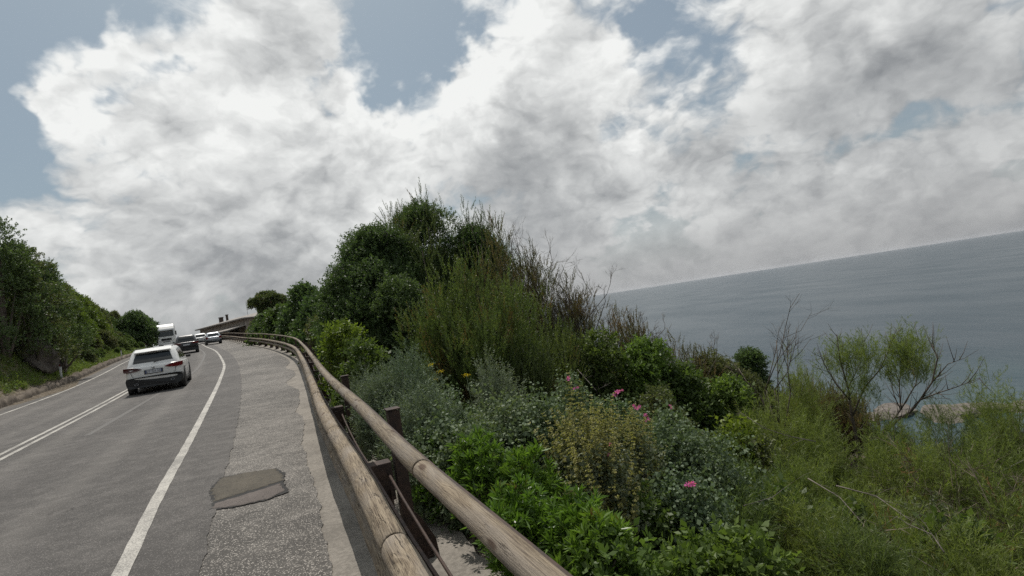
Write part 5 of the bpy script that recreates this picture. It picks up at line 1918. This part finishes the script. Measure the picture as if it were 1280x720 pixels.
# the open tamarisk tree: bare forks below, plumes above
def open_tamarisk():
    base = P3(1076, 580, 8.6)
    g = float(ground_z(base.x, base.y))
    root = empty('tamarisk_tree', (base.x, base.y, g), 0, 'open tamarisk tree with bare dark forked branches standing out against the sea', 'tree')
    o = Vector((base.x, base.y, g))
    br = [
        [(1076, 640, 8.6), (1076, 580, 8.6), (1070, 545, 8.55), (1064, 515, 8.5), (1060, 485, 8.5), (1050, 450, 8.4), (1046, 418, 8.35)],
        [(1066, 520, 8.5), (1080, 485, 8.6), (1100, 462, 8.75), (1110, 440, 8.8), (1120, 412, 8.9)],
        [(1076, 585, 8.6), (1098, 548, 8.6), (1122, 525, 8.55), (1138, 515, 8.5), (1150, 500, 8.45), (1165, 478, 8.4), (1172, 448, 8.4), (1165, 430, 8.4)],
        [(1098, 548, 8.6), (1112, 530, 8.7), (1126, 512, 8.8), (1124, 480, 8.9), (1128, 450, 8.95), (1134, 425, 9.0)],
        [(1150, 500, 8.45), (1170, 492, 8.3), (1195, 484, 8.2), (1225, 472, 8.1)],
        [(1126, 512, 8.8), (1118, 496, 8.85), (1112, 470, 8.9)],
        [(1062, 500, 8.5), (1045, 480, 8.3), (1030, 455, 8.2), (1025, 440, 8.2)],
        [(1165, 478, 8.4), (1185, 455, 8.2), (1205, 448, 8.1)],
        [(1060, 485, 8.5), (1075, 455, 8.6), (1080, 425, 8.7)],
        [(1126, 512, 8.8), (1145, 480, 9.0), (1150, 445, 9.1), (1148, 425, 9.1)],
    ]
    mb = MB()
    rr_ = [.022, .012, .021, .014, .009, .008, .009, .007, .008, .009]
    for pts, r0 in zip(br, rr_):
        P = [P3(*p) - o for p in pts]
        n = len(P)
        mb.tube(P, [r0 * (1 - .75 * i / (n - 1)) for i in range(n)], 6)
    rs_ = np.random.RandomState(77)
    for pts in br:
        P = [P3(*p) - o for p in pts]
        for i in range(1, len(P)):
            for _ in range(4):
                a = P[i - 1].lerp(P[i], rs_.uniform())
                d = ((P[i] - P[i - 1]).normalized() + Vector(rs_.normal(size=3) * .55) + Vector((0, 0, .3))).normalized()
                L_ = rs_.uniform(.12, .32)
                mb.tube([a, a + d * L_ * .5, a + d * L_ + Vector((0, 0, .04))], [.0045, .003, .0015], 4)
    mb.build('branches', M['bark'], root)
    lumps = []
    for (px, py, r, s) in [(1055, 462, 8.4, .26), (1048, 478, 8.4, .20), (1078, 455, 8.6, .20), (1085, 470, 8.6, .24), (1098, 480, 8.7, .18), (1070, 500, 8.5, .22), (1085, 510, 8.6, .20),
                           (1130, 468, 8.9, .26), (1145, 470, 8.8, .30), (1150, 450, 9.0, .22), (1135, 485, 8.8, .24), (1155, 485, 8.6, .20), (1122, 450, 8.9, .18)]:
        lumps.append((np.array(P3(px, py, r) - o), s))
    q, m, r = crown_quads('plume', lumps, 70, rs_, up=1.6, outw=.4, rnd_d=.25, inner=.1, flat=1.25)
    link('foliage', quads_mesh('foliage', q, m, r, [G['tam']]), root)


open_tamarisk()


# bare twigs rising from the tall heaths
def bare_twigs(name, px, py, r, spread, n, label, hgt=.9, mat_='bark', seed=0, rad=.006):
    rnd = random.Random(seed)
    b = P3(px, py, r)
    root = empty(name, tuple(b), 0, label, 'dead shrub')
    mb = MB()

    def rec(p, d, L_, w, lev):
        q = p + d * L_ * .5 + Vector((rnd.gauss(0, 1), rnd.gauss(0, 1), rnd.gauss(0, 1))) * L_ * .06
        e = q + (d + Vector((rnd.gauss(0, .2), rnd.gauss(0, .2), .1))).normalized() * L_ * .5
        mb.tube([p, q, e], [w, w * .8, w * .55], 4)
        if lev:
            for k in range(rnd.randint(2, 4)):
                t = rnd.uniform(.3, 1)
                s0 = p.lerp(q, t * 2) if t < .5 else q.lerp(e, t * 2 - 1)
                nd = (d + Vector((rnd.gauss(0, .5), rnd.gauss(0, .5), rnd.gauss(.15, .35)))).normalized()
                rec(s0, nd, L_ * rnd.uniform(.45, .7), w * .55, lev - 1)
    for k in range(n):
        p = Vector((rnd.gauss(0, spread), rnd.gauss(0, spread), rnd.uniform(-.1, .1)))
        mb.tube([Vector((0, 0, -.8)), p * .5 + Vector((0, 0, -.4)), p], [rad * 1.3, rad * 1.2, rad], 5)
        rec(p, Vector((rnd.gauss(.05, .3), rnd.gauss(0, .3), 1)).normalized(), hgt * rnd.uniform(.5, 1), rad, 3)
    mb.build('twigs', M[mat_], root)


bare_twigs('bare_shrub', 660, 335, 10.3, .40, 5, 'bare dark twigs rising from the brown heath against the sky', .65, seed=1)
bare_twigs('bare_shrub', 705, 370, 10.4, .32, 5, 'bare dark twigs at the seaward edge of the tall shrubs', .55, seed=2)
bare_twigs('bare_shrub', 728, 385, 10.6, .22, 5, 'bare twigs farthest right of the tall shrubs, two dark pods on them', .5, seed=3)
bare_twigs('bare_shrub', 600, 305, 10.9, .30, 3, 'dry brown twigs at the right shoulder of the tallest evergreen', .5, 'bark', 4)
bare_twigs('bare_shrub', 965, 490, 8.9, .16, 6, 'thin bare twigs standing beside the tall upright tamarisk', 1.0, 'bark', 5, .008)
bare_twigs('bare_shrub', 775, 415, 11.6, .5, 8, 'grey bare twigs over the ridge heaths', .35, 'bark_grey', 6)
bare_twigs('bare_shrub', 860, 452, 12.2, .5, 6, 'fine bare twigs over the lower ridge bushes', .35, 'bark_grey', 7)


# dead sticks lying over the thicket
def stick(pts, r0, label, seed):
    P = [P3(*p) for p in pts]
    root = empty('dead_branch', tuple(P[0]), 0, label, 'branch', 'dead branches lying in the thicket')
    rnd = random.Random(seed)
    P = [p - P[0] for p in P]
    r0 *= .62
    mb = MB(); n = len(P)
    mb.tube(P, [r0 * (1 - .7 * i / (n - 1)) for i in range(n)], 6)
    for i in range(1, n):
        for _ in range(3):
            a = P[i - 1].lerp(P[i], rnd.uniform(.2, 1)); d = ((P[i] - P[i - 1]).normalized() + Vector((rnd.gauss(0, .5), rnd.gauss(0, .5), rnd.gauss(.2, .4)))).normalized()
            L_ = rnd.uniform(.08, .25)
            mb.tube([a, a + d * L_ * .6, a + d * L_ + Vector((0, 0, -.02))], [r0 * .35, r0 * .25, r0 * .1], 4)
    mb.build('wood', M['bark_grey'], root)


stick([(1010, 598, 5.7), (1050, 622, 5.35), (1085, 662, 4.95), (1150, 700, 4.6)], .009, 'long bleached branch slanting down to the right through the thicket', 1)
stick([(1045, 607, 5.5), (1095, 620, 5.4), (1130, 645, 5.1), (1155, 660, 4.9)], .010, 'bleached branch curving above the reddish dead fronds', 2)
stick([(930, 632, 4.3), (965, 622, 4.7), (990, 603, 5.1)], .007, 'thin dry stick left in the thicket', 3)
stick([(1180, 690, 4.6), (1165, 668, 4.8), (1135, 655, 4.95), (1120, 645, 5.1)], .008, 'forked pale branch beside the reddish dead fronds', 4)
stick([(1290, 570, 8.3), (1250, 590, 7.6), (1210, 612, 7.0)], .011, 'grey branch reaching down from the right edge against the water', 5)
stick([(1020, 552, 6.9), (985, 545, 7.0), (955, 535, 6.9), (925, 515, 7.2)], .010, 'pale branch low between the bushes left of the open tamarisk', 6)
stick([(722, 462, 8.6), (745, 488, 8.0), (760, 480, 8.2)], .012, 'pale bent branch in the shade below the ridge heaths', 7)


# ------------------------------------------------------------------ flowers
def flower(px, py, r, kind, label, s=1.0, n=5, name='flower', stem=.35, group=None):
    s *= .78
    p = P3(px, py, r)
    root = empty(name, (p.x, p.y, p.z - stem), 0, label, 'flower', group)
    rs_ = np.random.RandomState(int(px * 3 + py))
    Qs = []
    c = np.array([0, 0, stem])
    if kind == 'pink':
        for f in range(n):
            cc = c + rs_.normal(size=3) * .022 * s
            nrm = unit(np.array([-.1, -.7, .7]) + rs_.normal(size=3) * .4)
            a = unit(np.cross(nrm, [0, 0, 1.0])); b = np.cross(nrm, a)
            ang = np.arange(5) * 2 * np.pi / 5 + rs_.uniform(0, 1)
            d = np.cos(ang)[:, None] * a + np.sin(ang)[:, None] * b + nrm * .25
            Qs.append(kites(np.tile(cc, (5, 1)), d, np.full(5, .026 * s), np.full(5, .022 * s), rs_, .05, .65))
    else:
        k = n * 14
        cc = c + rs_.normal(size=(k, 3)) * np.array([.022, .022, .010]) * s
        Qs.append(kites(cc, rs_.normal(size=(k, 3)) + [0, 0, 1.2], np.full(k, .012 * s), np.full(k, .008 * s), rs_, 0, .5))
    Q = np.concatenate(Qs)
    link('petals', quads_mesh('petals', Q, np.zeros(len(Q), int), rs_.uniform(0, 1, len(Q)), [G[kind]]), root)
    mb = MB(); mb.tube([(0, .03, -.05), (.01, 0, stem * .5), (0, 0, stem)], [.004, .0035, .002], 5); mb.build('stem', M['stem_green'], root)


M['stem_green'] = simple('stem_green', (.08, .11, .05), .6)
PK = 'pink mallow flowers'
for (px, py, r, lab, s, n) in [(712, 474, 5.45, 'pink flower on the mallow bush behind the pair, upper', 1.1, 3), (720, 488, 5.35, 'pink flower on the mallow bush behind the pair, lower', .8, 2),
                               (772, 494, 5.6, 'largest pink flower head at the top of the mallows', 1.5, 4), (794, 508, 5.2, 'pale pink flower just right of the largest one', 1.1, 3), (807, 520, 4.9, 'pink flower above the large mallow bush', 1.0, 3),
                               (838, 508, 5.0, 'faint pink flower at the back of the large mallow bush', .7, 2), (768, 562, 3.85, 'pink flower between the yellowish spikes and the mallow', .9, 2), (866, 607, 3.9, 'pink flower nearest the camera', 1.2, 3)]:
    flower(px, py, r, 'pink', lab, s, n, 'mallow_flower', .3, PK)
for (px, py, r, lab, s, n) in [(583, 469, 5.2, 'single yellow flower head on a tall stem', 1.0, 3), (540, 456, 5.5, 'yellow flower head by the silvery bushes, left', 1.0, 3), (551, 464, 5.45, 'yellow flower head by the silvery bushes, right', .9, 3), (544, 474, 5.4, 'yellow flower head by the silvery bushes, lower', .8, 2)]:
    flower(px, py, r, 'yellow', lab, s, n, 'yellow_flower', .45, 'yellow flower heads')


# ------------------------------------------------------------------ trees beyond the bend of the rail
FAR = {}


def far_set():
    for i, (nm, mk) in enumerate([('oak', 'holm'), ('green', 'maq'), ('fresh', 'hill_fresh'), ('olive', 'maq3'), ('lime', 'hill_lime'), ('oak2', 'holm'), ('green2', 'maq')]):
        sp = [('broad_far', mk, 1.0, dict(up=.4, rnd_d=.5))]
        FAR[nm] = shrub_meshes(200 + i, sp, 1.35, 1.35, 2.5, 46, .52, 34, 'bark', low=.08, r0=.05, ns=10)
    FAR['pine'] = shrub_meshes(220, [('needle_far', 'juniper_dk', 1.0, dict(up=.8, rnd_d=.3))], 1.6, 1.6, 4.2, 60, .6, 40, 'bark', low=.1, r0=.09, ns=16)


far_set()


def far_tree(kind, px, py, r, w, label, name='tree', cat='tree', group=None, rz=0.0, Hx=None):
    x, y, zt = at_px(px, py, r)
    g = float(ground_z(x, y))
    H = max(.8, zt - g)
    nomH = 4.2 if kind == 'pine' else 2.5; nomR = 1.6 if kind == 'pine' else 1.35
    sx = w / nomR
    sz = H / nomH
    names = ('crown', 'trunk') if cat == 'tree' else ('foliage', 'stems')
    return put_shrub(name, FAR[kind], x, y, label, cat, group, rz, (sx, sx, sz), 0, names)


far_tree('oak', 376, 362, 48, 2.5, 'dark rounded tree behind the bend of the rail, highest of them', rz=1)
far_tree('oak2', 400, 371, 33, 1.7, 'dark tree between the rounded tree and the tall evergreens', rz=2)
far_tree('green', 353, 384, 56, 2.4, 'green tree left of the rounded tree behind the rail', rz=3)
far_tree('fresh', 384, 398, 38, 1.4, 'light green bush over the rail at its bend', 'bush', 'bush', rz=.5)
far_tree('green2', 362, 402, 52, 1.9, 'green bush just over the top log left of the bend', 'bush', 'bush', rz=1.7)
far_tree('fresh', 333, 402, 72, 1.9, 'light green bush beside the end of the building', 'bush', 'bush', rz=2.2)
far_tree('olive', 320, 402, 84, 1.7, 'olive bush in front of the building porch', 'bush', 'bush', rz=.2)
far_tree('oak', 340, 391, 70, 2.8, 'dark bushy tree under the wind-bent tree', rz=4.2)
far_tree('olive', 405, 395, 24, 1.0, 'olive bush just behind the rail before the dark oaks', 'bush', 'bush', rz=5)


def bent_tree():
    c = P3(333, 385, 78)
    g = float(ground_z(c.x, c.y))
    root = empty('wind_bent_tree', (c.x, c.y, g), 0, 'wind-bent dark tree with flat slanting crown against the sky', 'tree')
    o = Vector((c.x, c.y, g))
    rs_ = np.random.RandomState(9)
    lumps = []
    for (px, py, s) in [(325, 378, .42), (330, 374, .48), (336, 373, .5), (342, 375, .5), (348, 379, .55), (340, 380, .6), (332, 381, .5), (354, 384, .5), (346, 386, .6), (336, 386, .6), (345, 391, .6), (354, 391, .6), (318, 384, .34), (316, 379, .22)]:
        lumps.append((np.array(P3(px, py, 78 + rs_.uniform(-1.2, 1.2)) - o), s * 1.9))
    q, m, r = crown_quads('broad_far', lumps, 50, rs_, up=.5, rnd_d=.5, flat=.8, size=1.3)
    link('crown', quads_mesh('crown', q, m, r, [G['juniper_dk']]), root)
    mb = MB()
    T_ = [Vector((0, 0, -.2))] + [Vector(l[0]) for l in (lumps[5], lumps[2])]
    mb.tube([T_[0], T_[0].lerp(T_[1], .5) + Vector((.2, 0, 0)), T_[1], T_[2]], [.3, .24, .16, .08], 8)
    for l in lumps: mb.tube([T_[1], T_[1].lerp(Vector(l[0]), .5) + Vector((0, 0, .1)), Vector(l[0])], [.1, .07, .03], 5)
    mb.build('trunk', M['bark'], root)


bent_tree()
far_tree('oak', 331, 386, 82, 2.1, 'dark bush filling in right under the wind-bent tree crown', 'bush', 'bush', rz=2.9)

def to_px(p):
    v = cam.matrix_world.inverted() @ Vector(p)
    return 640 + v.x / -v.z * FPX, 360 - v.y / -v.z * FPX


# ------------------------------------------------------------------ the hill side on the left
rh = random.Random(11)
HIDDEN = {i for a, b in [[7,7],[17,17],[21,23],[25,30],[32,32],[34,34],[41,41],[48,48],[54,62],[65,67],[70,70],[77,77],[81,81],[86,87],[89,91],[93,104],[106,108],[111,114],[116,132],[134,134],[137,146],[148,154],[156,180],[183,203],[205,227],[231,247],[249,289],[292,401],[403,411],[413,413],[415,444]] for i in range(a, b + 1)}    # repeats standing wholly behind others are left out
SEEN_LABEL = {
    2: 'light green bush low on the hill above the kerb, first of these from the left',
    4: 'olive bush low on the hill above the kerb, first of these from the left',
    5: 'olive bush low on the hill above the kerb, second of these from the left',
    6: 'mid green bush low on the hill above the kerb, second of these from the left',
    8: 'light green bush low on the hill above the kerb, second of these from the left',
    9: 'light green bush low on the hill above the kerb, third of these from the left',
    10: 'olive bush low on the hill above the kerb, third of these from the left',
    11: 'mid green bush low on the hill above the kerb, third of these from the left',
    12: 'light green bush low on the hill above the kerb, fifth of these from the left',
    13: 'olive bush low on the hill above the kerb, fifth of these from the left',
    14: 'light green bush low on the hill above the kerb, fourth of these from the left',
    15: 'mid green bush low on the hill above the kerb, seventh of these from the left',
    16: 'mid green bush low on the hill above the kerb, sixth of these from the left',
    18: 'mid green bush low on the hill above the kerb, ninth of these from the left',
    19: 'light green bush low on the hill above the kerb, seventh of these from the left',
    20: 'light green bush low on the hill above the kerb, eighth of these from the left',
    24: 'mid green bush low on the hill above the kerb, eleventh of these from the left',
    31: 'yellow green bush halfway up the hill, first of these from the left',
    33: 'mid green bush low on the hill above the kerb, first of these from the left',
    35: 'yellow green bush halfway up the hill, second of these from the left',
    36: 'mid green bush halfway up the hill, first of these from the left',
    37: 'mid green bush halfway up the hill, second of these from the left',
    38: 'light green bush halfway up the hill, first of these from the left',
    39: 'yellow green bush low on the hill above the kerb, first of these from the left',
    40: 'yellow green bush low on the hill above the kerb, second of these from the left',
    42: 'olive bush low on the hill above the kerb, fourth of these from the left',
    43: 'olive bush low on the hill above the kerb, sixth of these from the left',
    44: 'light green bush halfway up the hill, second of these from the left',
    45: 'mid green bush low on the hill above the kerb, fourth of these from the left',
    46: 'mid green bush low on the hill above the kerb, fifth of these from the left',
    47: 'olive bush halfway up the hill, second of these from the left',
    49: 'light green bush low on the hill above the kerb, sixth of these from the left',
    50: 'mid green bush low on the hill above the kerb, eighth of these from the left',
    51: 'yellow green bush low on the hill above the kerb, third of these from the left',
    52: 'yellow green bush low on the hill above the kerb, fourth of these from the left',
    53: 'mid green bush low on the hill above the kerb, tenth of these from the left',
    68: 'mid green bush on the skyline of the hill, first of these from the left',
    69: 'olive bush on the skyline of the hill, first of these from the left',
    71: 'olive bush on the skyline of the hill, second of these from the left',
    72: 'yellow green bush halfway up the hill, third of these from the left',
    73: 'yellow green bush on the skyline of the hill, first of these from the left',
    74: 'light green bush on the skyline of the hill',
    75: 'yellow green bush halfway up the hill, fourth of these from the left',
    76: 'yellow green bush on the skyline of the hill, second of these from the left',
    78: 'mid green bush halfway up the hill, third of these from the left',
    79: 'olive bush halfway up the hill, first of these from the left',
    80: 'olive bush on the skyline of the hill, fourth of these from the left',
    82: 'dark oak bush halfway up the hill',
    83: 'mid green bush halfway up the hill, fourth of these from the left',
    84: 'olive bush halfway up the hill, third of these from the left',
    85: 'olive bush on the skyline of the hill, fifth of these from the left',
    88: 'mid green bush on the skyline of the hill, fourth of these from the left',
    105: 'olive bush on the skyline of the hill, third of these from the left',
    109: 'mid green bush on the skyline of the hill, second of these from the left',
    110: 'mid green bush on the skyline of the hill, third of these from the left',
    133: 'low green bush under the nearest pink flower, above the glossy leaves',
    182: 'low green bush half hidden between the yellowish spikes and mallows',
    248: 'low feathery bush at the right edge of the thicket',
    290: 'low feathery bush at the foot of the open tamarisk tree',
    402: 'low green bush glimpsed under the lower ridge bushes',
    412: 'low feathery bush glimpsed left of the open tamarisk tree',
}
SCRUB_N = [0]


def put_scrub(*a):
    i = SCRUB_N[0]
    SCRUB_N[0] += 1
    if i in HIDDEN: return
    a = list(a)
    if i in SEEN_LABEL: a[4] = SEEN_LABEL[i]
    o = put_shrub(*a)
    NUM[o.name] = i


NUM = {}
HS_X = [-60, 0, 30, 60, 100, 130, 165, 195, 260]
HS_Y = [250, 300, 312, 332, 352, 384, 395, 408, 425]


def hill_point(y, dd):
    x, yy = off(Ex, y, -(RW(y) + dd))
    return float(x), float(yy)


HB = {'oak': ('dark oak scrub on the hill left of the road', 'dark oak scrub on the hill'), 'oak2': ('dark oak scrub on the hill left of the road', 'dark oak scrub on the hill'),
      'green': ('green broad-leaved scrub bush on the hill left of the road', 'green scrub on the hill'), 'green2': ('green broad-leaved scrub bush on the hill left of the road', 'green scrub on the hill'),
      'fresh': ('light green scrub bush on the hill left of the road', 'light green scrub on the hill'), 'olive': ('olive scrub bush on the hill left of the road', 'olive scrub on the hill'),
      'lime': ('yellow green scrub bush on the hill left of the road', 'yellow green scrub on the hill')}
nb = 0
for dd, st, kinds, hs in [(1.7, 2.6, ['fresh', 'green', 'green2', 'olive'], (.35, .65)), (2.9, 2.2, ['green', 'fresh', 'green2', 'lime', 'fresh', 'olive'], (.7, 1.1)), (4.9, 2.6, ['oak', 'green', 'olive', 'fresh', 'green2', 'lime', 'olive'], (.9, 1.3)),
                          (7.2, 3.0, ['oak', 'olive', 'green', 'fresh', 'green2'], (1.0, 1.4)), (10.5, 3.6, ['oak', 'green', 'olive'], (1.0, 1.4))]:
    y = 8.0
    while y < 128:
        x, yy = hill_point(y, dd + rh.uniform(-.7, .7))
        ratio = -x / max(yy, .1)
        fade = max(.62, 1 - max(0, y - 35) / 160)
        near_rock = (-7 < y - yr < 3.2 and dd < 3.5) or (abs(y - yr) < 2 and dd < 4.9)
        if .58 < ratio < 1.03 and yy > 0 and nb < 230 and not near_rock:
            k = rh.choice(kinds)
            s = rh.uniform(*hs) * fade
            if dd > 4:
                bx, by = to_px((x, yy, 4.0))
                want = np.interp(bx, HS_X, HS_Y)
                zt = at_px(bx, want, math.hypot(x, yy))[2] - rh.uniform(0, 1.5 if dd > 7 else 2.6)
                hh = min(5.5, max(1.6, zt - float(ground_z(x, yy))))
                sh = hh / 2.5; s = max(s, sh * .72)
                put_scrub('scrub_bush', FAR[k], x, yy, HB[k][0], 'bush', HB[k][1], rh.uniform(0, 6.28), (s * rh.uniform(.9, 1.15), s * rh.uniform(.9, 1.15), sh))
                nb += 1
                y += st * rh.uniform(.8, 1.25) * (1 + max(0, y - 60) / 120)
                continue
            put_scrub('scrub_bush', FAR[k], x, yy, HB[k][0], 'bush', HB[k][1], rh.uniform(0, 6.28), (s * rh.uniform(.9, 1.2), s * rh.uniform(.9, 1.2), s * rh.uniform(.85, 1.2)))
            nb += 1
        y += st * rh.uniform(.8, 1.25) * (1 + max(0, y - 60) / 120)
# taller trees on the hill
for (px, py, r, Rr, mk, lab, sd) in [(-14, 270, 40, 2.6, 'holm', 'tall dark tree at the left edge of the picture', 401), (22, 304, 42, 1.8, 'maq3', 'olive tree right beside the tall dark one at the left edge', 402),
                                     (50, 326, 45, 1.7, 'holm', 'dark leafy tree third from the left edge on the hill', 403)]:
    x, y, zt = at_px(px, py, r); g = float(ground_z(x, y)); H = max(3, zt - g)
    CAP[0] = 40000
    ms = shrub_meshes(sd, [('broad_far', mk, 1.0, dict(up=.5, rnd_d=.5, size=.8))], Rr, Rr, H, 90, .75, 60, 'bark', low=.03, r0=.10, ns=10, prof=(2.6, .6))
    put_shrub('hill_tree', ms, x, y, lab, 'tree', None, 0, 1.0, 0, ('crown', 'trunk'))
for (px, py, r, w, kind, lab) in [(180, 398, 142, 3.0, 'oak', 'dark tree at the road end of the hill, left of the lorry'), (166, 391, 112, 2.8, 'oak2', 'dark tree third from the lorry on the hill'), (173, 394, 128, 3.0, 'oak', 'dark tree second of the group beside the lorry on the hill')]:
    x, y, zt = at_px(px, py, r); g = float(ground_z(x, y)); H = max(1, zt - g)
    nomH = 4.2 if kind == 'pine' else 2.5; nomR = 1.6 if kind == 'pine' else 1.35
    put_shrub('hill_tree', FAR[kind], x, y, lab, 'tree', None, px * .1, (w / nomR, w / nomR, H / nomH), 0, ('crown', 'trunk'))


# ------------------------------------------------------------------ low ground cover (beyond counting)
def cover(name, pts, kinds, mats, sizes, label_seed):
    rs_ = np.random.RandomState(label_seed)
    Q = []; MI = []; RR = []
    for i, (kind, share) in enumerate(kinds):
        sel = pts[rs_.uniform(0, 1, len(pts)) < share]
        D = np.tile([0, 0, 1.0], (len(sel), 1)) + rs_.normal(size=(len(sel), 3)) * .3
        q, m, r = scatter(kind, sel, D, rs_.uniform(*sizes[i], len(sel)), rs_)
        Q.append(q); MI.append(np.full(len(q), i)); RR.append(r)
    o = link(name, quads_mesh(name, np.concatenate(Q), np.concatenate(MI), np.concatenate(RR), mats))
    return setp(o, kind='stuff')


rs_ = np.random.RandomState(3)
# seaward: a ragged border behind the posts, thicker down the slope
n = 9000
yy = rs_.uniform(0, 1, n)**1.6 * 32 - .5; dd = .95 + rs_.gamma(1.6, 1.2, n)
px_, py_ = off(Cx, yy, dd); keep = (dd < 9) & (dd > .92 + .18 * np.sin(yy * 3.1) + .1 * np.sin(yy * 9))
pts = np.stack([px_, py_, ground_z(px_, py_)], -1)[keep]
cover('ground_cover', pts, [('mallow', .38), ('grass', .30), ('broad', .42), ('rosette', .10)], [G['weed'], G['weed'], G['maq2'], G['bright']], [(.5, 1.1), (.4, 1.0), (.5, 1.2), (.5, 1.0)], 21)
n = 9000
yy = rs_.uniform(10, 100, n); dd = .35 + rs_.gamma(2.0, .8, n)
px_, py_ = off(Ex, yy, -(RW(yy) + dd))
pts = np.stack([px_, py_, ground_z(px_, py_)], -1)
cover('verge_grass', pts, [('grass', .9), ('mallow', .35), ('broad_big', .25)], [G['tam'], G['weed'], G['maq2']], [(.9, 1.9), (1.5, 3.0), (1.2, 2.4)], 22)


# ------------------------------------------------------------------ filler bushes down the seaward slope
SKY_X = [380, 415, 560, 740, 800, 850, 900, 960, 1000, 1060, 1110, 1180, 1280, 1400]
SKY_Y = [420, 420, 420, 430, 455, 475, 490, 505, 520, 560, 590, 600, 620, 640]


FILL = [shrub_meshes(300, SPEC['maq'], .55, .55, .95, 18, .26, 150, low=.1), shrub_meshes(301, SPEC['maq3'], .55, .55, .9, 18, .26, 160, low=.1),
        shrub_meshes(302, SPEC['tam_dk'], .6, .6, .95, 20, .27, 220, low=.1), shrub_meshes(303, SPEC['mallow'], .45, .45, .75, 18, .2, 150, low=.1)]
FL = [('low green bush filling the seaward slope', 'low green bushes on the slope'), ('low olive bush filling the seaward slope', 'low olive bushes on the slope'),
      ('low feathery bush filling the seaward slope', 'low feathery bushes on the slope'), ('low grey green bush filling the seaward slope', 'low grey green bushes on the slope')]
rf = random.Random(8)
cnt = 0
for dd in np.arange(1.9, 17, .85):
    y = -1.0
    while y < 34:
        x, y2 = off(Cx, y + rf.uniform(-.3, .3), dd + rf.uniform(-.3, .3)); x = float(x); y2 = float(y2)
        s = rf.uniform(.75, 1.15) * (1 if dd > 3 else .7)
        z = float(ground_z(x, y2))
        if y2 > .8:
            px, py = to_px((x, y2, z + .95 * s))
            if 380 < px < 1400 and py > np.interp(px, SKY_X, SKY_Y) and py < 800:
                ta = px > 880
                k = rf.choice([2, 2, 2, 0]) if ta else rf.choice([0, 1, 3, 0, 1] if dd > 3.4 else [3, 0, 1])
                if dd < 2.7 and y2 > 8: k = rf.choice([0, 3])
                if ta:
                    if rf.random() < .55: continue
                    k = rf.choice([0, 1, 2]); s *= .7
                put_scrub('low_bush', FILL[k], x, y2, FL[k][0], 'bush', FL[k][1], rf.uniform(0, 6.28), s)
                cnt += 1
        y += .95 * rf.uniform(.8, 1.3) * (1 + max(0, y) / 40)
print('fillers', cnt, 'hill', nb, sum(min(a[1], a[2]) for a in STAT))
